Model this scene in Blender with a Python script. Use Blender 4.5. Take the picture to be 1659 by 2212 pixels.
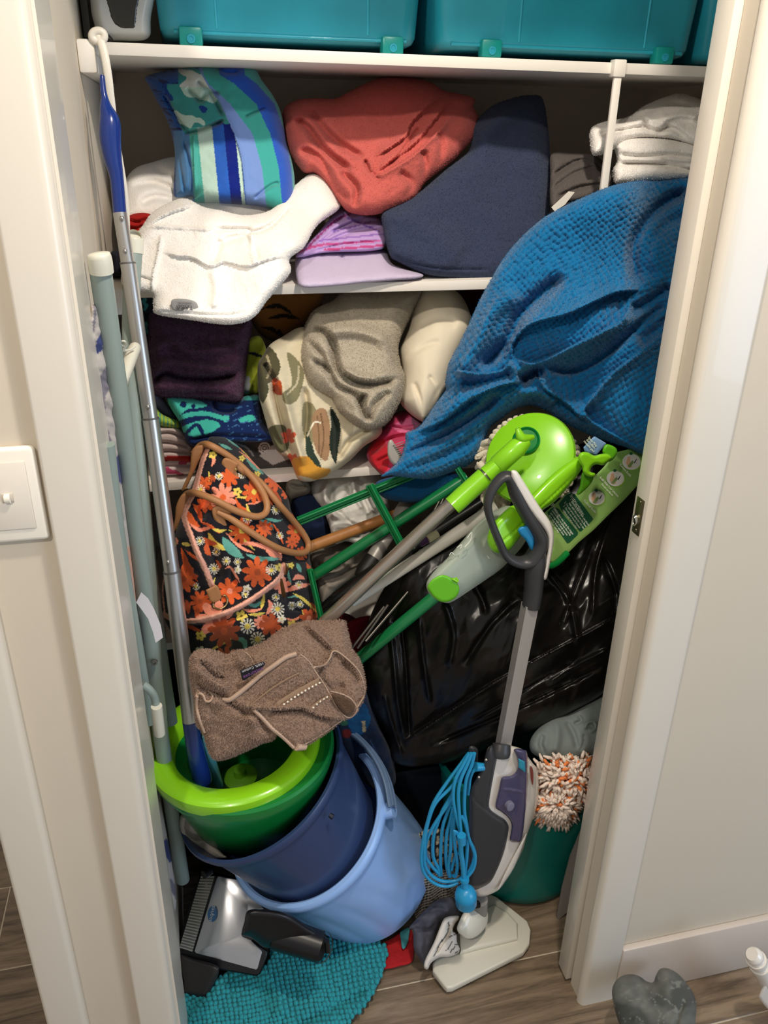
import bpy, bmesh, math, random
import numpy as np
from mathutils import Vector, Matrix
from mathutils.geometry import delaunay_2d_cdt
random.seed(7); RNG = np.random.default_rng(7)
for o in list(bpy.data.objects): bpy.data.objects.remove(o)
SC = bpy.context.scene; COL = SC.collection

# ---------------- camera ----------------
W, H, F = 1659.0, 2212.0, 1740.0
PITCH, YAW, ROLL, EYE = 25.25, 13.7, 1.1, 1.55
_p, _y, _r = [math.radians(a) for a in (PITCH, YAW, ROLL)]
FW = np.array([math.sin(_y)*math.cos(_p), math.cos(_y)*math.cos(_p), -math.sin(_p)])
_r0 = np.array([math.cos(_y), -math.sin(_y), 0]); _u0 = np.cross(_r0, FW)
RT = math.cos(_r)*_r0 + math.sin(_r)*_u0; UP = -math.sin(_r)*_r0 + math.cos(_r)*_u0
CAM = np.array([0, 0, EYE])
cd = bpy.data.cameras.new('camera'); cam = bpy.data.objects.new('camera', cd); COL.objects.link(cam)
cd.sensor_fit = 'VERTICAL'; cd.sensor_height = 36.0; cd.lens = 36.0*F/H; cd.clip_start = .02
cam.matrix_world = Matrix(((RT[0], UP[0], -FW[0], 0), (RT[1], UP[1], -FW[1], 0), (RT[2], UP[2], -FW[2], EYE), (0, 0, 0, 1)))
SC.camera = cam

# ---------------- world, lights, exposure ----------------
def srgb(h):
    h = h.lstrip('#'); c = [int(h[i:i+2], 16)/255 for i in (0, 2, 4)]
    return tuple(x/12.92 if x <= .04045 else ((x+.055)/1.055)**2.4 for x in c)
wd = bpy.data.worlds.new('hall_light'); SC.world = wd; wd.use_nodes = True
wd.node_tree.nodes['Background'].inputs[0].default_value = (.98, .95, .92, 1)
wd.node_tree.nodes['Background'].inputs[1].default_value = .37
SC.view_settings.view_transform = 'Standard'; SC.view_settings.look = 'None'
SC.view_settings.exposure = 0.0; SC.view_settings.gamma = 1.0; SC.view_settings.use_curve_mapping = False
def area(name, loc, target, size, power, col, shape='RECTANGLE', sy=None):
    l = bpy.data.lights.new(name, 'AREA'); l.energy = power; l.color = col; l.shape = shape; l.size = size
    if sy: l.size_y = sy
    o = bpy.data.objects.new(name, l); COL.objects.link(o); o.location = loc
    o.rotation_euler = (Vector(target)-Vector(loc)).to_track_quat('-Z', 'Y').to_euler(); return o
area('ceiling_downlight', (.42, .50, 2.40), (.35, 1.1, .8), .09, 17, (1, .895, .77), 'DISK')
area('ceiling_downlight', (-.55, -.35, 2.40), (.25, 1.3, 1.1), .09, 14, (1, .90, .78), 'DISK')
area('window_daylight', (2.3, -.9, 1.25), (.1, 1.1, .7), 1.1, 24, (.58, .76, 1), sy=1.3)

# ---------------- helpers ----------------
WP = {}; DEEPER = [0.0]
def ray(px, py):
    px = np.asarray(px, float); py = np.asarray(py, float)
    d = FW*F + RT*(px[..., None]-W/2) - UP*(py[..., None]-H/2)
    return d
def A(px, py, Y):                       # pixel of the photograph met by the plane y = Y
    d = ray(px, py); t = (np.asarray(Y)+DEEPER[0]-CAM[1])/d[..., 1]; return CAM+d*t[..., None]
def V(px, py, Y): return Vector(A(px, py, Y))
def Z(px, py, z=0.0):
    d = ray(px, py); t = (z-CAM[2])/d[..., 2]; return Vector(CAM+d*t)
def C(x0, y0, s, pts): return [(x0+p[0]/s, y0+p[1]/s)+tuple(p[2:]) for p in pts]
def zplane(z):
    def f(px, py):
        d = ray(px, py); return CAM[1]+d[..., 1]*(z-CAM[2])/d[..., 2]
    return f
def pl3(a, b, c):
    a, b, c = [np.array(q, float) for q in (a, b, c)]; n = np.cross(b-a, c-a)
    def f(px, py):
        d = ray(px, py); t = ((a-CAM)@n)/(d@n); return CAM[1]+d[..., 1]*t
    return f
def depf(dep):
    if callable(dep): return dep
    if isinstance(dep, (int, float)): return lambda px, py: np.full(np.shape(px), float(dep))
    c = np.array(dep, float)
    if len(c) == 2:
        a, b = c
        def f(px, py):
            L = b[:2]-a[:2]; t = ((px-a[0])*L[0]+(py-a[1])*L[1])/(L@L); return a[2]+(b[2]-a[2])*t
        return f
    M = np.c_[c[:, :2], np.ones(len(c))]
    k = np.linalg.lstsq(M, c[:, 2], rcond=None)[0]; rs = c[:, 2]-M@k
    def f(px, py):
        b = k[0]*px+k[1]*py+k[2]
        if len(c) > 3:
            w = 0; s = 0
            for q, r in zip(c, rs):
                ww = 1/((px-q[0])**2+(py-q[1])**2+900)**1.5; w = w+ww; s = s+ww*r
            b = b+s/w
        return b
    return f
MATS = {}
def mat(name, hexc='#808080', rough=.5, metal=0, bump=None, vcol=False, sheen=0, trans=0, alpha=1, coat=0, emit=0, ior=1.45, vary=0, spec=.5):
    """bump=(scale, strength, kind[, detail])"""
    if name in MATS: return MATS[name]
    m = bpy.data.materials.new(name); m.use_nodes = True; nt = m.node_tree; N = nt.nodes; L = nt.links
    b = N['Principled BSDF']; c = srgb(hexc)
    b.inputs['Base Color'].default_value = (*c, 1); b.inputs['Roughness'].default_value = rough; b.inputs['Metallic'].default_value = metal
    b.inputs['Sheen Weight'].default_value = sheen; b.inputs['Sheen Roughness'].default_value = .5
    b.inputs['Sheen Tint'].default_value = (*[min(1, x*.6+.4) for x in c], 1)
    b.inputs['Transmission Weight'].default_value = trans; b.inputs['IOR'].default_value = ior; b.inputs['Alpha'].default_value = alpha
    b.inputs['Coat Weight'].default_value = coat; b.inputs['Specular IOR Level'].default_value = spec
    tc = N.new('ShaderNodeTexCoord'); src = None
    if vcol:
        a = N.new('ShaderNodeAttribute'); a.attribute_name = 'Col'; src = a.outputs['Color']; L.new(src, b.inputs['Base Color'])
    if vary:
        n = N.new('ShaderNodeTexNoise'); n.inputs['Scale'].default_value = vary[0]; n.inputs['Detail'].default_value = 4
        L.new(tc.outputs['Object'], n.inputs['Vector'])
        mr = N.new('ShaderNodeMapRange'); mr.inputs['From Min'].default_value = .3; mr.inputs['From Max'].default_value = .7
        mr.inputs['To Min'].default_value = 1-vary[1]; mr.inputs['To Max'].default_value = 1+vary[1]*.6; L.new(n.outputs[0], mr.inputs[0])
        mx = N.new('ShaderNodeVectorMath'); mx.operation = 'SCALE'
        if src: L.new(src, mx.inputs[0])
        else: mx.inputs[0].default_value = c
        L.new(mr.outputs[0], mx.inputs['Scale']); L.new(mx.outputs[0], b.inputs['Base Color'])
    if bump:
        sc, st, kd = bump[:3]
        if kd == 'noise':
            t = N.new('ShaderNodeTexNoise'); t.inputs['Scale'].default_value = sc; t.inputs['Detail'].default_value = bump[3] if len(bump) > 3 else 2
        elif kd == 'voronoi':
            t = N.new('ShaderNodeTexVoronoi'); t.inputs['Scale'].default_value = sc
        else:
            t = N.new('ShaderNodeTexWave'); t.inputs['Scale'].default_value = sc; t.inputs['Distortion'].default_value = 2
        L.new(tc.outputs['Object'], t.inputs['Vector'])
        bp = N.new('ShaderNodeBump'); bp.inputs['Strength'].default_value = st; bp.inputs['Distance'].default_value = .002 if kd != 'wave' else .001
        L.new(t.outputs[0], bp.inputs['Height']); L.new(bp.outputs[0], b.inputs['Normal'])
    MATS[name] = m; return m
def terry(name, hexc, scale=650, st=.9, **k): return mat(name, hexc, .95, bump=(scale, st, 'noise', 3), sheen=.25, spec=.1, **k)
def cloth(name, hexc, scale=1400, st=.3, **k): return mat(name, hexc, .9, bump=(scale, st, 'noise'), sheen=.1, spec=.15, **k)
def plastic(name, hexc, rough=.3, **k): return mat(name, hexc, rough, **k)

def tag(o, label=None, cat=None, group=None, kind=None):
    if label: o['label'] = label
    if cat: o['category'] = cat
    if group: o['group'] = group
    if kind: o['kind'] = kind
    return o
def thing(name, label, cat, loc=(0, 0, 0), group=None):
    o = bpy.data.objects.new(name, None); COL.objects.link(o); o.empty_display_size = .05
    o.location = Vector(loc); WP[o.name] = Vector(loc); return tag(o, label, cat, group)
def link(name, co, faces, m, parent=None, smooth=True, col=None, autosharp=None):
    co = np.asarray(co, float); c = (co.min(0)+co.max(0))/2
    me = bpy.data.meshes.new(name); me.from_pydata((co-c).tolist(), [], [list(map(int, f)) for f in faces]); me.update()
    if smooth: me.shade_smooth()
    if autosharp: me.set_sharp_from_angle(angle=math.radians(autosharp))
    if m: me.materials.append(m)
    if col is not None:
        a = me.color_attributes.new('Col', 'FLOAT_COLOR', 'POINT'); a.data.foreach_set('color', np.c_[col, np.ones(len(col))].astype(np.float32).ravel())
    o = bpy.data.objects.new(name, me); COL.objects.link(o); WP[o.name] = Vector(c)
    if parent is not None: o.parent = parent; o.location = Vector(c)-WP[parent.name]
    else: o.location = Vector(c)
    return o
def from_bm(name, bm, m, parent=None, smooth=False, sharp=35, **k):
    bm.verts.index_update()
    co = np.array([v.co[:] for v in bm.verts]); fs = [[v.index for v in f.verts] for f in bm.faces]; bm.free()
    return link(name, co, fs, m, parent, smooth=True, autosharp=sharp, **k)
def box(name, a, b, m, parent=None, bev=0, segs=2, rot=None, sharp=35):
    a = Vector(a); b = Vector(b); bm = bmesh.new(); bmesh.ops.create_cube(bm, size=1)
    c = (a+b)/2; d = b-a
    for v in bm.verts: v.co = Vector((v.co.x*d.x, v.co.y*d.y, v.co.z*d.z))
    if bev: bmesh.ops.bevel(bm, geom=bm.edges[:], offset=bev, segments=segs, affect='EDGES', profile=.5)
    R = rot if rot else Matrix.Identity(3)
    for v in bm.verts: v.co = R@v.co+c
    return from_bm(name, bm, m, parent, sharp=sharp)
def catmull(p, n=8, closed=False):
    p = np.array(p, float); k = len(p); out = []
    rng = range(k if closed else k-1)
    for i in rng:
        if closed: q = [p[(i+j-1) % k] for j in range(4)]
        else: q = [p[max(0, i-1)], p[i], p[i+1], p[min(k-1, i+2)]]
        for t in np.arange(n)/n:
            out.append(.5*(2*q[1]+(q[2]-q[0])*t+(2*q[0]-5*q[1]+4*q[2]-q[3])*t*t+(-q[0]+3*q[1]-3*q[2]+q[3])*t**3))
    if not closed: out.append(p[-1])
    return np.array(out)
def resample(p, s, closed):
    q = np.vstack([p, p[:1]]) if closed else p
    d = np.r_[0, np.cumsum(np.linalg.norm(np.diff(q, axis=0), axis=1))]
    n = max(3, int(round(d[-1]/s))); t = np.linspace(0, d[-1], n+1)
    if closed: t = t[:-1]
    return np.c_[[np.interp(t, d, q[:, i]) for i in range(q.shape[1])]].T
def inside(P, poly):
    poly = np.asarray(poly, float)[:, :2]
    x, y = P[:, 0], P[:, 1]; r = np.zeros(len(P), bool); j = len(poly)-1
    for i in range(len(poly)):
        xi, yi = poly[i]; xj, yj = poly[j]
        if yi != yj: r ^= ((yi > y) != (yj > y)) & (x < (xj-xi)*(y-yi)/(yj-yi)+xi)
        j = i
    return r
def segdist(P, L, closed=False):
    """distance, arc parameter 0..1, side sign"""
    L = np.asarray(L, float)[:, :2]
    if closed: L = np.vstack([L, L[:1]])
    sl = np.linalg.norm(np.diff(L, axis=0), axis=1); cum = np.r_[0, np.cumsum(sl)]; tot = cum[-1]+1e-9
    best = np.full(len(P), 1e9); tt = np.zeros(len(P)); sg = np.ones(len(P))
    for i in range(len(L)-1):
        a, b = L[i], L[i+1]; ab = b-a; l2 = ab@ab+1e-9
        t = np.clip(((P-a)@ab)/l2, 0, 1); q = P-(a+t[:, None]*ab); d = np.sqrt((q**2).sum(1))
        m = d < best; best[m] = d[m]; tt[m] = (cum[i]+t[m]*sl[i])/tot
        cr = ab[0]*(P[:, 1]-a[1])-ab[1]*(P[:, 0]-a[0]); sg[m] = np.sign(cr[m])
    return best, tt, sg
def snoise(P, scale, seed=0, oct=3, aniso=(1, 1), ang=0):
    r = np.random.default_rng(seed); ca, sa = math.cos(ang), math.sin(ang)
    Q = np.c_[(P[:, 0]*ca+P[:, 1]*sa)/aniso[0], (-P[:, 0]*sa+P[:, 1]*ca)/aniso[1]]/scale
    o = np.zeros(len(P)); a = 1.
    for k in range(oct):
        s = np.zeros(len(P))
        for j in range(5):
            th = r.uniform(0, 6.28); f = r.uniform(.6, 1.5)*6.28*2**k; ph = r.uniform(0, 6.28)
            wrp = .8*np.sin(Q[:, 1]*3.1*2**k+r.uniform(0, 6))+.8*np.sin(Q[:, 0]*2.7*2**k+r.uniform(0, 6))
            s += np.sin((Q[:, 0]*math.cos(th)+Q[:, 1]*math.sin(th))*f*.5+ph+wrp)
        o += a*s/5; a *= .5
    return o
def ridged(P, scale, seed, oct=3, **k): return 1-2*np.abs(snoise(P, scale, seed, oct, **k))
def domes(P, px, py, ang=0, seed=3, jit=.25, warp=0, wscale=120, r=.66):
    ca, sa = math.cos(ang), math.sin(ang)
    X = P.copy()
    if warp: X = X+warp*np.c_[snoise(P, wscale, seed+1, 1), snoise(P, wscale, seed+2, 1)]
    u = (X[:, 0]*ca+X[:, 1]*sa)/px; v = (-X[:, 0]*sa+X[:, 1]*ca)/py
    iu = np.floor(u); iv = np.floor(v); best = np.full(len(P), 9.)
    for a in (-1, 0, 1):
        for b in (-1, 0, 1):
            gu = iu+a; gv = iv+b
            h1 = np.sin(gu*127.1+gv*311.7+seed)*43758.5; h2 = np.sin(gu*269.5+gv*183.3+seed)*43758.5
            cu = gu+.5+jit*(h1-np.floor(h1)-.5)*2; cv = gv+.5+jit*(h2-np.floor(h2)-.5)*2
            best = np.minimum(best, (u-cu)**2+(v-cv)**2)
    return np.sqrt(np.maximum(0, 1-best/r**2))
def soft(name, outline, dep, m, parent=None, bulge=.02, back=.02, rim=18, s=4, folds=(), noise=None, disp=None, col=None, smooth=True, seed=1, edge=1.0):
    """a soft closed body: outline in photograph pixels carried to its own depth, rounded front and back, folds in relief (metres)"""
    o = [p[:2] for p in outline]
    B = resample(catmull(o, 8, True) if smooth else np.array(o, float), s*edge, True)
    n = len(B); nx = np.roll(B, -1, 0)-np.roll(B, 1, 0); nx /= np.linalg.norm(nx, axis=1)[:, None]+1e-9
    ar = .5*np.sum(B[:, 0]*np.roll(B[:, 1], -1)-np.roll(B[:, 0], -1)*B[:, 1]); nr = np.c_[-nx[:, 1], nx[:, 0]]*(1 if ar > 0 else -1)
    ring = B+nr*min(.3*s, rim*.08)
    ring = ring[inside(ring, B)]
    g = np.random.default_rng(seed); x0, y0 = B.min(0); x1, y1 = B.max(0)
    gx, gy = np.meshgrid(np.arange(x0, x1, s), np.arange(y0, y1, s*.87)); gx = gx+((np.arange(gx.shape[0]) % 2)*s*.5)[:, None]
    G = np.c_[gx.ravel(), gy.ravel()]+g.uniform(-.12, .12, (gx.size, 2))*s; G = G[inside(G, B)]
    dG, _, _ = segdist(G, B, True); G = G[dG > .75*s]
    P = np.vstack([B, ring, G])
    r = delaunay_2d_cdt([Vector(q) for q in P.tolist()], [(i, (i+1) % n) for i in range(n)], [], 1, 1e-6)
    P = np.array([v[:] for v in r[0]]); T = np.array([f[:] for f in r[2]]); isb = np.array([any(k < n for k in q) if q else True for q in r[3]])
    d, _, _ = segdist(P, B, True); d[isb] = 0
    a = np.minimum(d/rim, 1); prof = np.sqrt(1-(1-a)**2)
    h = bulge*prof
    k1 = np.minimum(1, d/rim*1.5)
    for f in folds:
        pts, w, amp = f[:3]; kd = f[3] if len(f) > 3 else None
        amp = amp*1.35; pl = catmull(pts, 6) if len(pts) > 2 else np.array(pts, float)
        dd, tt, sg = segdist(P, pl); tp = np.minimum(1, np.sin(np.pi*np.clip(tt, 0, 1))*3+.02)
        if kd == 'L' or kd == 'R':
            sd = dd*sg*(1 if kd == 'R' else -1); e = np.where(sd > 0, np.exp(-sd/w), np.exp(-(sd/(s*.6))**2)); h = h+amp*e*tp*k1
        else: h = h+amp*np.exp(-(dd/w)**2)*tp*k1
    if noise:
        for (am, scl, *kk) in (noise if isinstance(noise[0], (tuple, list)) else [noise]):
            h = h+am*snoise(P, scl, seed+int(scl), 3, **(kk[0] if kk else {}))*k1
    if disp is not None: h = h+disp(P)*np.minimum(1, d/(rim*.35))
    Y = depf(dep)(P[:, 0], P[:, 1]); D = ray(P[:, 0], P[:, 1]); P0 = A(P[:, 0], P[:, 1], Y); D /= np.linalg.norm(D, axis=1)[:, None]
    fr = P0-D*h[:, None]; bk = P0+D*(back*prof)[:, None]
    nb = np.where(~isb)[0]; mp = np.arange(len(P)); mp[nb] = len(P)+np.arange(len(nb))
    co = np.vstack([fr, bk[nb]])
    a0 = P[T[0]]; cr = (a0[1][0]-a0[0][0])*(a0[2][1]-a0[0][1])-(a0[1][1]-a0[0][1])*(a0[2][0]-a0[0][0])
    F1 = T if cr < 0 else T[:, ::-1]; F2 = mp[F1][:, ::-1]
    cc = None
    if col is not None: c = col(P); cc = np.vstack([c, c[nb]])
    o = link(name, co, np.vstack([F1, F2]), m, parent, col=cc); SURF[o.name] = (P, fr); return o
SURF = {}
def onsurf(o, px, py, lift=0.0):
    P, fr = SURF[o.name if hasattr(o, 'name') else o]; q = fr[np.argsort((P[:, 0]-px)**2+(P[:, 1]-py)**2)[:5]].mean(0)
    d = ray(px, py); d = d/np.linalg.norm(d); t = (q-CAM)@d; return Vector(CAM+d*(t-lift))
def plate(name, pts, dep, th, m, parent=None, bev=0, ext=(0, 1, 0), smooth=False, n=6, segs=2, push=0):
    p = np.array([q[:2] for q in pts], float)
    if smooth: p = catmull(p, n, True)
    Q = A(p[:, 0], p[:, 1], depf(dep)(p[:, 0], p[:, 1])); e = Vector(ext).normalized()
    if push: D = ray(p[:, 0], p[:, 1]); Q = Q-D/np.linalg.norm(D, axis=1)[:, None]*push
    bm = bmesh.new(); a = [bm.verts.new(q) for q in Q]; b = [bm.verts.new(Vector(q)+e*th) for q in Q]
    k = len(a); bm.faces.new(a); bm.faces.new(b[::-1])
    for i in range(k): bm.faces.new((a[i], b[i], b[(i+1) % k], a[(i+1) % k]))
    bmesh.ops.recalc_face_normals(bm, faces=bm.faces[:])
    if bev:
        fe = [ed for ed in bm.edges if len(ed.link_faces) == 2 and any(len(f.verts) == k for f in ed.link_faces)]
        bmesh.ops.bevel(bm, geom=fe, offset=bev, segments=segs, affect='EDGES', profile=.5, clamp_overlap=True)
    bmesh.ops.triangulate(bm, faces=[f for f in bm.faces if len(f.verts) > 4])
    return from_bm(name, bm, m, parent, sharp=40)
def tube(name, pts, r, m, parent=None, segs=12, n=6, sm=True, closed=False, ax=None, ref=None, caps=True, join=None, sharp=50):
    """pts: list of 3D points; r: radius or list; ax=(a,b) section scale with ref vector"""
    p = np.array([list(q) for q in pts], float); rr = np.array(r if isinstance(r, (list, tuple)) else [r]*len(p), float)
    q = np.c_[p, rr]
    if sm and (len(p) > 2): q = catmull(q, n, closed)
    p = q[:, :3]; rr = np.maximum(q[:, 3], 1e-5); k = len(p)
    T = (np.roll(p, -1, 0)-np.roll(p, 1, 0)) if closed else np.gradient(p, axis=0)
    T /= np.linalg.norm(T, axis=1)[:, None]+1e-12
    u = np.array(ref, float) if ref is not None else (np.array([0, 0, 1.]) if abs(T[0][2]) < .9 else np.array([1., 0, 0]))
    rings = []; co = []
    for i in range(k):
        base = np.array(ref, float) if ref is not None else u
        u = base-T[i]*(base@T[i]); u /= np.linalg.norm(u)+1e-12; w = np.cross(T[i], u)
        a, b = ax if ax else (1, 1)
        for j in range(segs):
            th = 2*math.pi*j/segs; co.append(p[i]+rr[i]*(a*math.cos(th)*u+b*math.sin(th)*w))
    fs = []
    for i in range(k if closed else k-1):
        for j in range(segs):
            a0 = i*segs+j; a1 = i*segs+(j+1) % segs; b0 = ((i+1) % k)*segs+j; b1 = ((i+1) % k)*segs+(j+1) % segs
            fs.append((a0, a1, b1, b0))
    if caps and not closed: fs.append(list(range(segs))[::-1]); fs.append([(k-1)*segs+j for j in range(segs)])
    if join is not None:
        off = sum(len(c) for c in join[0]); join[0].append(np.array(co)); join[1].extend([[x+off for x in f] for f in fs]); return None
    return link(name, co, fs, m, parent, autosharp=sharp)
def lathe(name, org, axis, prof, m, parent=None, segs=64, mod=None, sc=(1, 1), up=None, capa=False, sharp=40, thick=0):
    ax = np.array(axis, float); ax /= np.linalg.norm(ax); u = np.array(up if up is not None else ([0, 0, 1.] if abs(ax[2]) < .9 else [1., 0, 0]), float)
    u -= ax*(u@ax); u /= np.linalg.norm(u); w = np.cross(ax, u); org = np.array(org, float); co = []; fs = []
    for t, r in prof:
        for j in range(segs):
            th = 2*math.pi*j/segs; k = mod(th, t) if mod else 1
            co.append(org+ax*t+r*k*(sc[0]*math.cos(th)*u+sc[1]*math.sin(th)*w))
    for i in range(len(prof)-1):
        for j in range(segs): fs.append((i*segs+j, i*segs+(j+1) % segs, (i+1)*segs+(j+1) % segs, (i+1)*segs+j))
    if capa: fs.append(list(range(segs))[::-1]); fs.append([(len(prof)-1)*segs+j for j in range(segs)])
    return link(name, co, fs, m, parent, autosharp=sharp)
def sphere(name, c, r, m, parent=None, sc=(1, 1, 1), seg=16):
    bm = bmesh.new(); bmesh.ops.create_uvsphere(bm, u_segments=seg, v_segments=seg//2+2, radius=r)
    for v in bm.verts: v.co = Vector((v.co.x*sc[0], v.co.y*sc[1], v.co.z*sc[2]))+Vector(c)
    return from_bm(name, bm, m, parent, sharp=180)
def text(name, s, px, py, Y, size, ang, m, parent=None, ex=.0002, push=.001, sx=1.0, nrm=None):
    """flat lettering, baseline centre at the pixel, turned by ang degrees anticlockwise in the picture"""
    cu = bpy.data.curves.new(name, 'FONT'); cu.body = s; cu.size = size; cu.align_x = 'CENTER'; cu.align_y = 'CENTER'; cu.extrude = ex; cu.resolution_u = 2
    t = bpy.data.objects.new('tmp', cu); COL.objects.link(t); bpy.context.view_layer.update()
    me = bpy.data.meshes.new_from_object(t.evaluated_get(bpy.context.evaluated_depsgraph_get())); bpy.data.objects.remove(t)
    o0 = A(px, py, Y); d = ray(px, py); d /= np.linalg.norm(d); o0 = o0-d*push
    if nrm is None:
        X = np.array([1., 0, 0]); Zv = np.array([0, 0, 1.])
    else:
        nn = np.array(nrm, float); nn /= np.linalg.norm(nn); X = RT-nn*(RT@nn); X /= np.linalg.norm(X); Zv = np.cross(nn, X)
    a = math.radians(ang); ux = math.cos(a)*X+math.sin(a)*Zv; uy = -math.sin(a)*X+math.cos(a)*Zv; nz = np.cross(ux, uy)
    co = np.array([v.co[:] for v in me.vertices]); 
    if not len(co): return
    w = o0+co[:, :1]*ux*sx+co[:, 1:2]*uy+co[:, 2:3]*nz
    fs = [list(p.vertices) for p in me.polygons]; bpy.data.meshes.remove(me)
    return link(name, w, fs, m, parent, smooth=False)
PILE = {}
def pile(o, n, ln, w, m, parent=None, seed=1, lean=.9, down=.3, name='pile', box=None):
    """short tufts growing from the camera-side skin of a soft body: one object of loose pile"""
    g = np.random.default_rng(seed); me = o.data; nv = len(me.vertices); co = np.empty(nv*3); me.vertices.foreach_get('co', co); co = co.reshape(-1, 3)+np.array(WP[o.name])
    me.calc_loop_triangles(); nt = len(me.loop_triangles); T = np.empty(nt*3, int); me.loop_triangles.foreach_get('vertices', T); T = T.reshape(-1, 3)
    a, b, c = co[T[:, 0]], co[T[:, 1]], co[T[:, 2]]; N = np.cross(b-a, c-a); ar = np.linalg.norm(N, axis=1)+1e-12; N /= ar[:, None]
    ctr = (a+b+c)/3; vd = CAM-ctr; ok = (N*vd).sum(1) > -.2*np.linalg.norm(vd, axis=1); pr = ar*ok; pr /= pr.sum()
    k = g.choice(nt, n, p=pr); u, v = g.random(n), g.random(n); f = u+v > 1; u[f] = 1-u[f]; v[f] = 1-v[f]
    p = a[k]+(b[k]-a[k])*u[:, None]+(c[k]-a[k])*v[:, None]; nn = N[k]; r = g.normal(size=(n, 3)); d = nn+lean*r*.5+np.array([0, 0, -down]); d /= np.linalg.norm(d, axis=1)[:, None]
    s = np.cross(d, r); s /= np.linalg.norm(s, axis=1)[:, None]; L = ln*g.uniform(.6, 1.3, n)[:, None]
    q = np.stack([p-s*w/2-nn*ln*.2, p+s*w/2-nn*ln*.2, p+d*L*.7+s*w*.35, p+d*L+s*0], 1).reshape(-1, 3); i = np.arange(n)*4
    F_ = np.vstack([np.c_[i, i+1, i+2], np.c_[i, i+2, i+3]]); cc = None
    if 'Col' in me.color_attributes:
        cb = np.empty(nv*4, np.float32); me.color_attributes['Col'].data.foreach_get('color', cb); cc = np.repeat(cb.reshape(-1, 4)[T[k, 0], :3], 4, axis=0)
    t = link(name, q, F_.tolist(), m or me.materials[0], parent or o, smooth=False, col=cc); t['kind'] = 'stuff'; return t
def paint(base, items):
    """colour function: items of ('poly',pts,hex) ('line',pts,width,hex) ('disc',x,y,r,hex) ('flower',x,y,R,n,hex,chex,rot) ('spiky',x,y,R,hex,chex)"""
    def f(P):
        c = np.tile(np.array(srgb(base)), (len(P), 1))
        for it in items:
            k = it[0]
            if k == 'poly': c[inside(P, it[1])] = srgb(it[2])
            elif k == 'spoly': c[inside(P, catmull(it[1], 6, True))] = srgb(it[2])
            elif k == 'line':
                pl = catmull(it[1], 6) if len(it[1]) > 2 else it[1]; d, t, _ = segdist(P, pl); c[d < it[2]] = srgb(it[3])
            elif k == 'leaf':
                pl = catmull(it[1], 6) if len(it[1]) > 2 else it[1]; d, t, _ = segdist(P, pl); c[d < it[2]*np.sin(np.pi*np.clip(t, .02, .98))**.6] = srgb(it[3])
            elif k == 'disc': c[(P[:, 0]-it[1])**2+(P[:, 1]-it[2])**2 < it[3]**2] = srgb(it[4])
            elif k == 'flower':
                _, x, y, R, n, hx, cx, rot = it; dx, dy = P[:, 0]-x, P[:, 1]-y; r = np.hypot(dx, dy); th = np.arctan2(dy, dx)+rot
                c[r < R*(.45+.55*np.abs(np.cos(th*n/2))**.7)] = srgb(hx); c[r < R*.22] = srgb(cx)
            elif k == 'spiky':
                _, x, y, R, hx, cx = it; dx, dy = P[:, 0]-x, P[:, 1]-y; r = np.hypot(dx, dy); th = np.arctan2(dy, dx)
                c[(r < R) & ((np.cos(th*12) > .0) | (r < R*.4))] = srgb(hx); c[r < R*.38] = srgb(cx)
            elif k == 'fn': c = it[1](P, c)
        return c
    return f
# ---------------- the setting ----------------
paint_w = mat('gloss_trim_paint', '#dad3c6', .28, coat=.2)
wall_w = mat('wall_paint', '#d0c5b3', .75, bump=(900, .05, 'noise'))
back_w = mat('closet_wall_paint', '#c6bbab', .8)
shelf_w = mat('white_melamine', '#e6e1d8', .4)
SF, SB, XL, XR = 1.35, 1.76, -.122, .98
def struct(o): o['kind'] = 'structure'; return o
FX0, FX1, WY = -.118, .634, .911
struct(box('wall_front_left', (-.256, WY, 0), (FX0, 1.02, 2.5), wall_w))
struct(box('wall_front_right', (FX1+.004, WY, 0), (2.2, WY+.035, 2.5), wall_w))
struct(box('wall_front_inner', (FX1+.03, .99, 0), (2.2, 1.02, 2.5), wall_w))
struct(box('wall_front_top', (FX0, WY, 2.06), (FX1+.004, 1.02, 2.5), wall_w))
struct(box('wall_left', (XL-.05, 1.02, 0), (XL, 1.82, 2.5), wall_w))
struct(box('wall_right', (XR, 1.02, 0), (XR+.05, 1.82, 2.5), back_w))
struct(box('wall_back', (XL, SB, 0), (XR, SB+.06, 2.5), back_w))
struct(box('ceiling', (-2.5, -2.2, 2.5), (2.5, 2.2, 2.55), mat('ceiling_paint', '#eae6de', .9)))
struct(box('wall_far_left', (-1.5, 1.02, 0), (-1.44, 3.2, 2.5), wall_w))
# jamb faces and casings
struct(box('trim_1', (FX0-.001, WY-.002, 0), (FX0+.004, 1.025, 2.06), paint_w))
def casing(name, x0, x1, y0=.896, y1=.911, z1=2.12, rl=.006, rr=.006):
    n = 6; pr = [(x0, y1)]
    for i in range(n+1): a = math.pi/2*i/n; pr.append((x0+rl*(1-math.cos(a)), y0+rl*(1-math.sin(a))))
    for i in range(n+1): a = math.pi/2*i/n; pr.append((x1-rr*(1-math.sin(a)), y0+rr*(1-math.cos(a))))
    pr.append((x1, y1)); co = [(x, y, z) for z in (0, z1) for x, y in pr]; k = len(pr)
    fs = [[i, (i+1) % k, k+(i+1) % k, k+i] for i in range(k)]+[list(range(k))[::-1], list(range(k, 2*k))]
    return struct(link(name, co, fs, paint_w, autosharp=50))
casing('trim_2', -.176, FX0, rr=.013, rl=.004)
casing('trim_3', -.312, -.254, rr=.008)
casing('trim_4', FX1, .7075, y0=.897, rl=.012, rr=.006)
struct(box('baseboard_right', (.7075, .897, 0), (2.2, WY, .140), mat('baseboard_paint', '#cfc4ba', .4), bev=.003))
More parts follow.
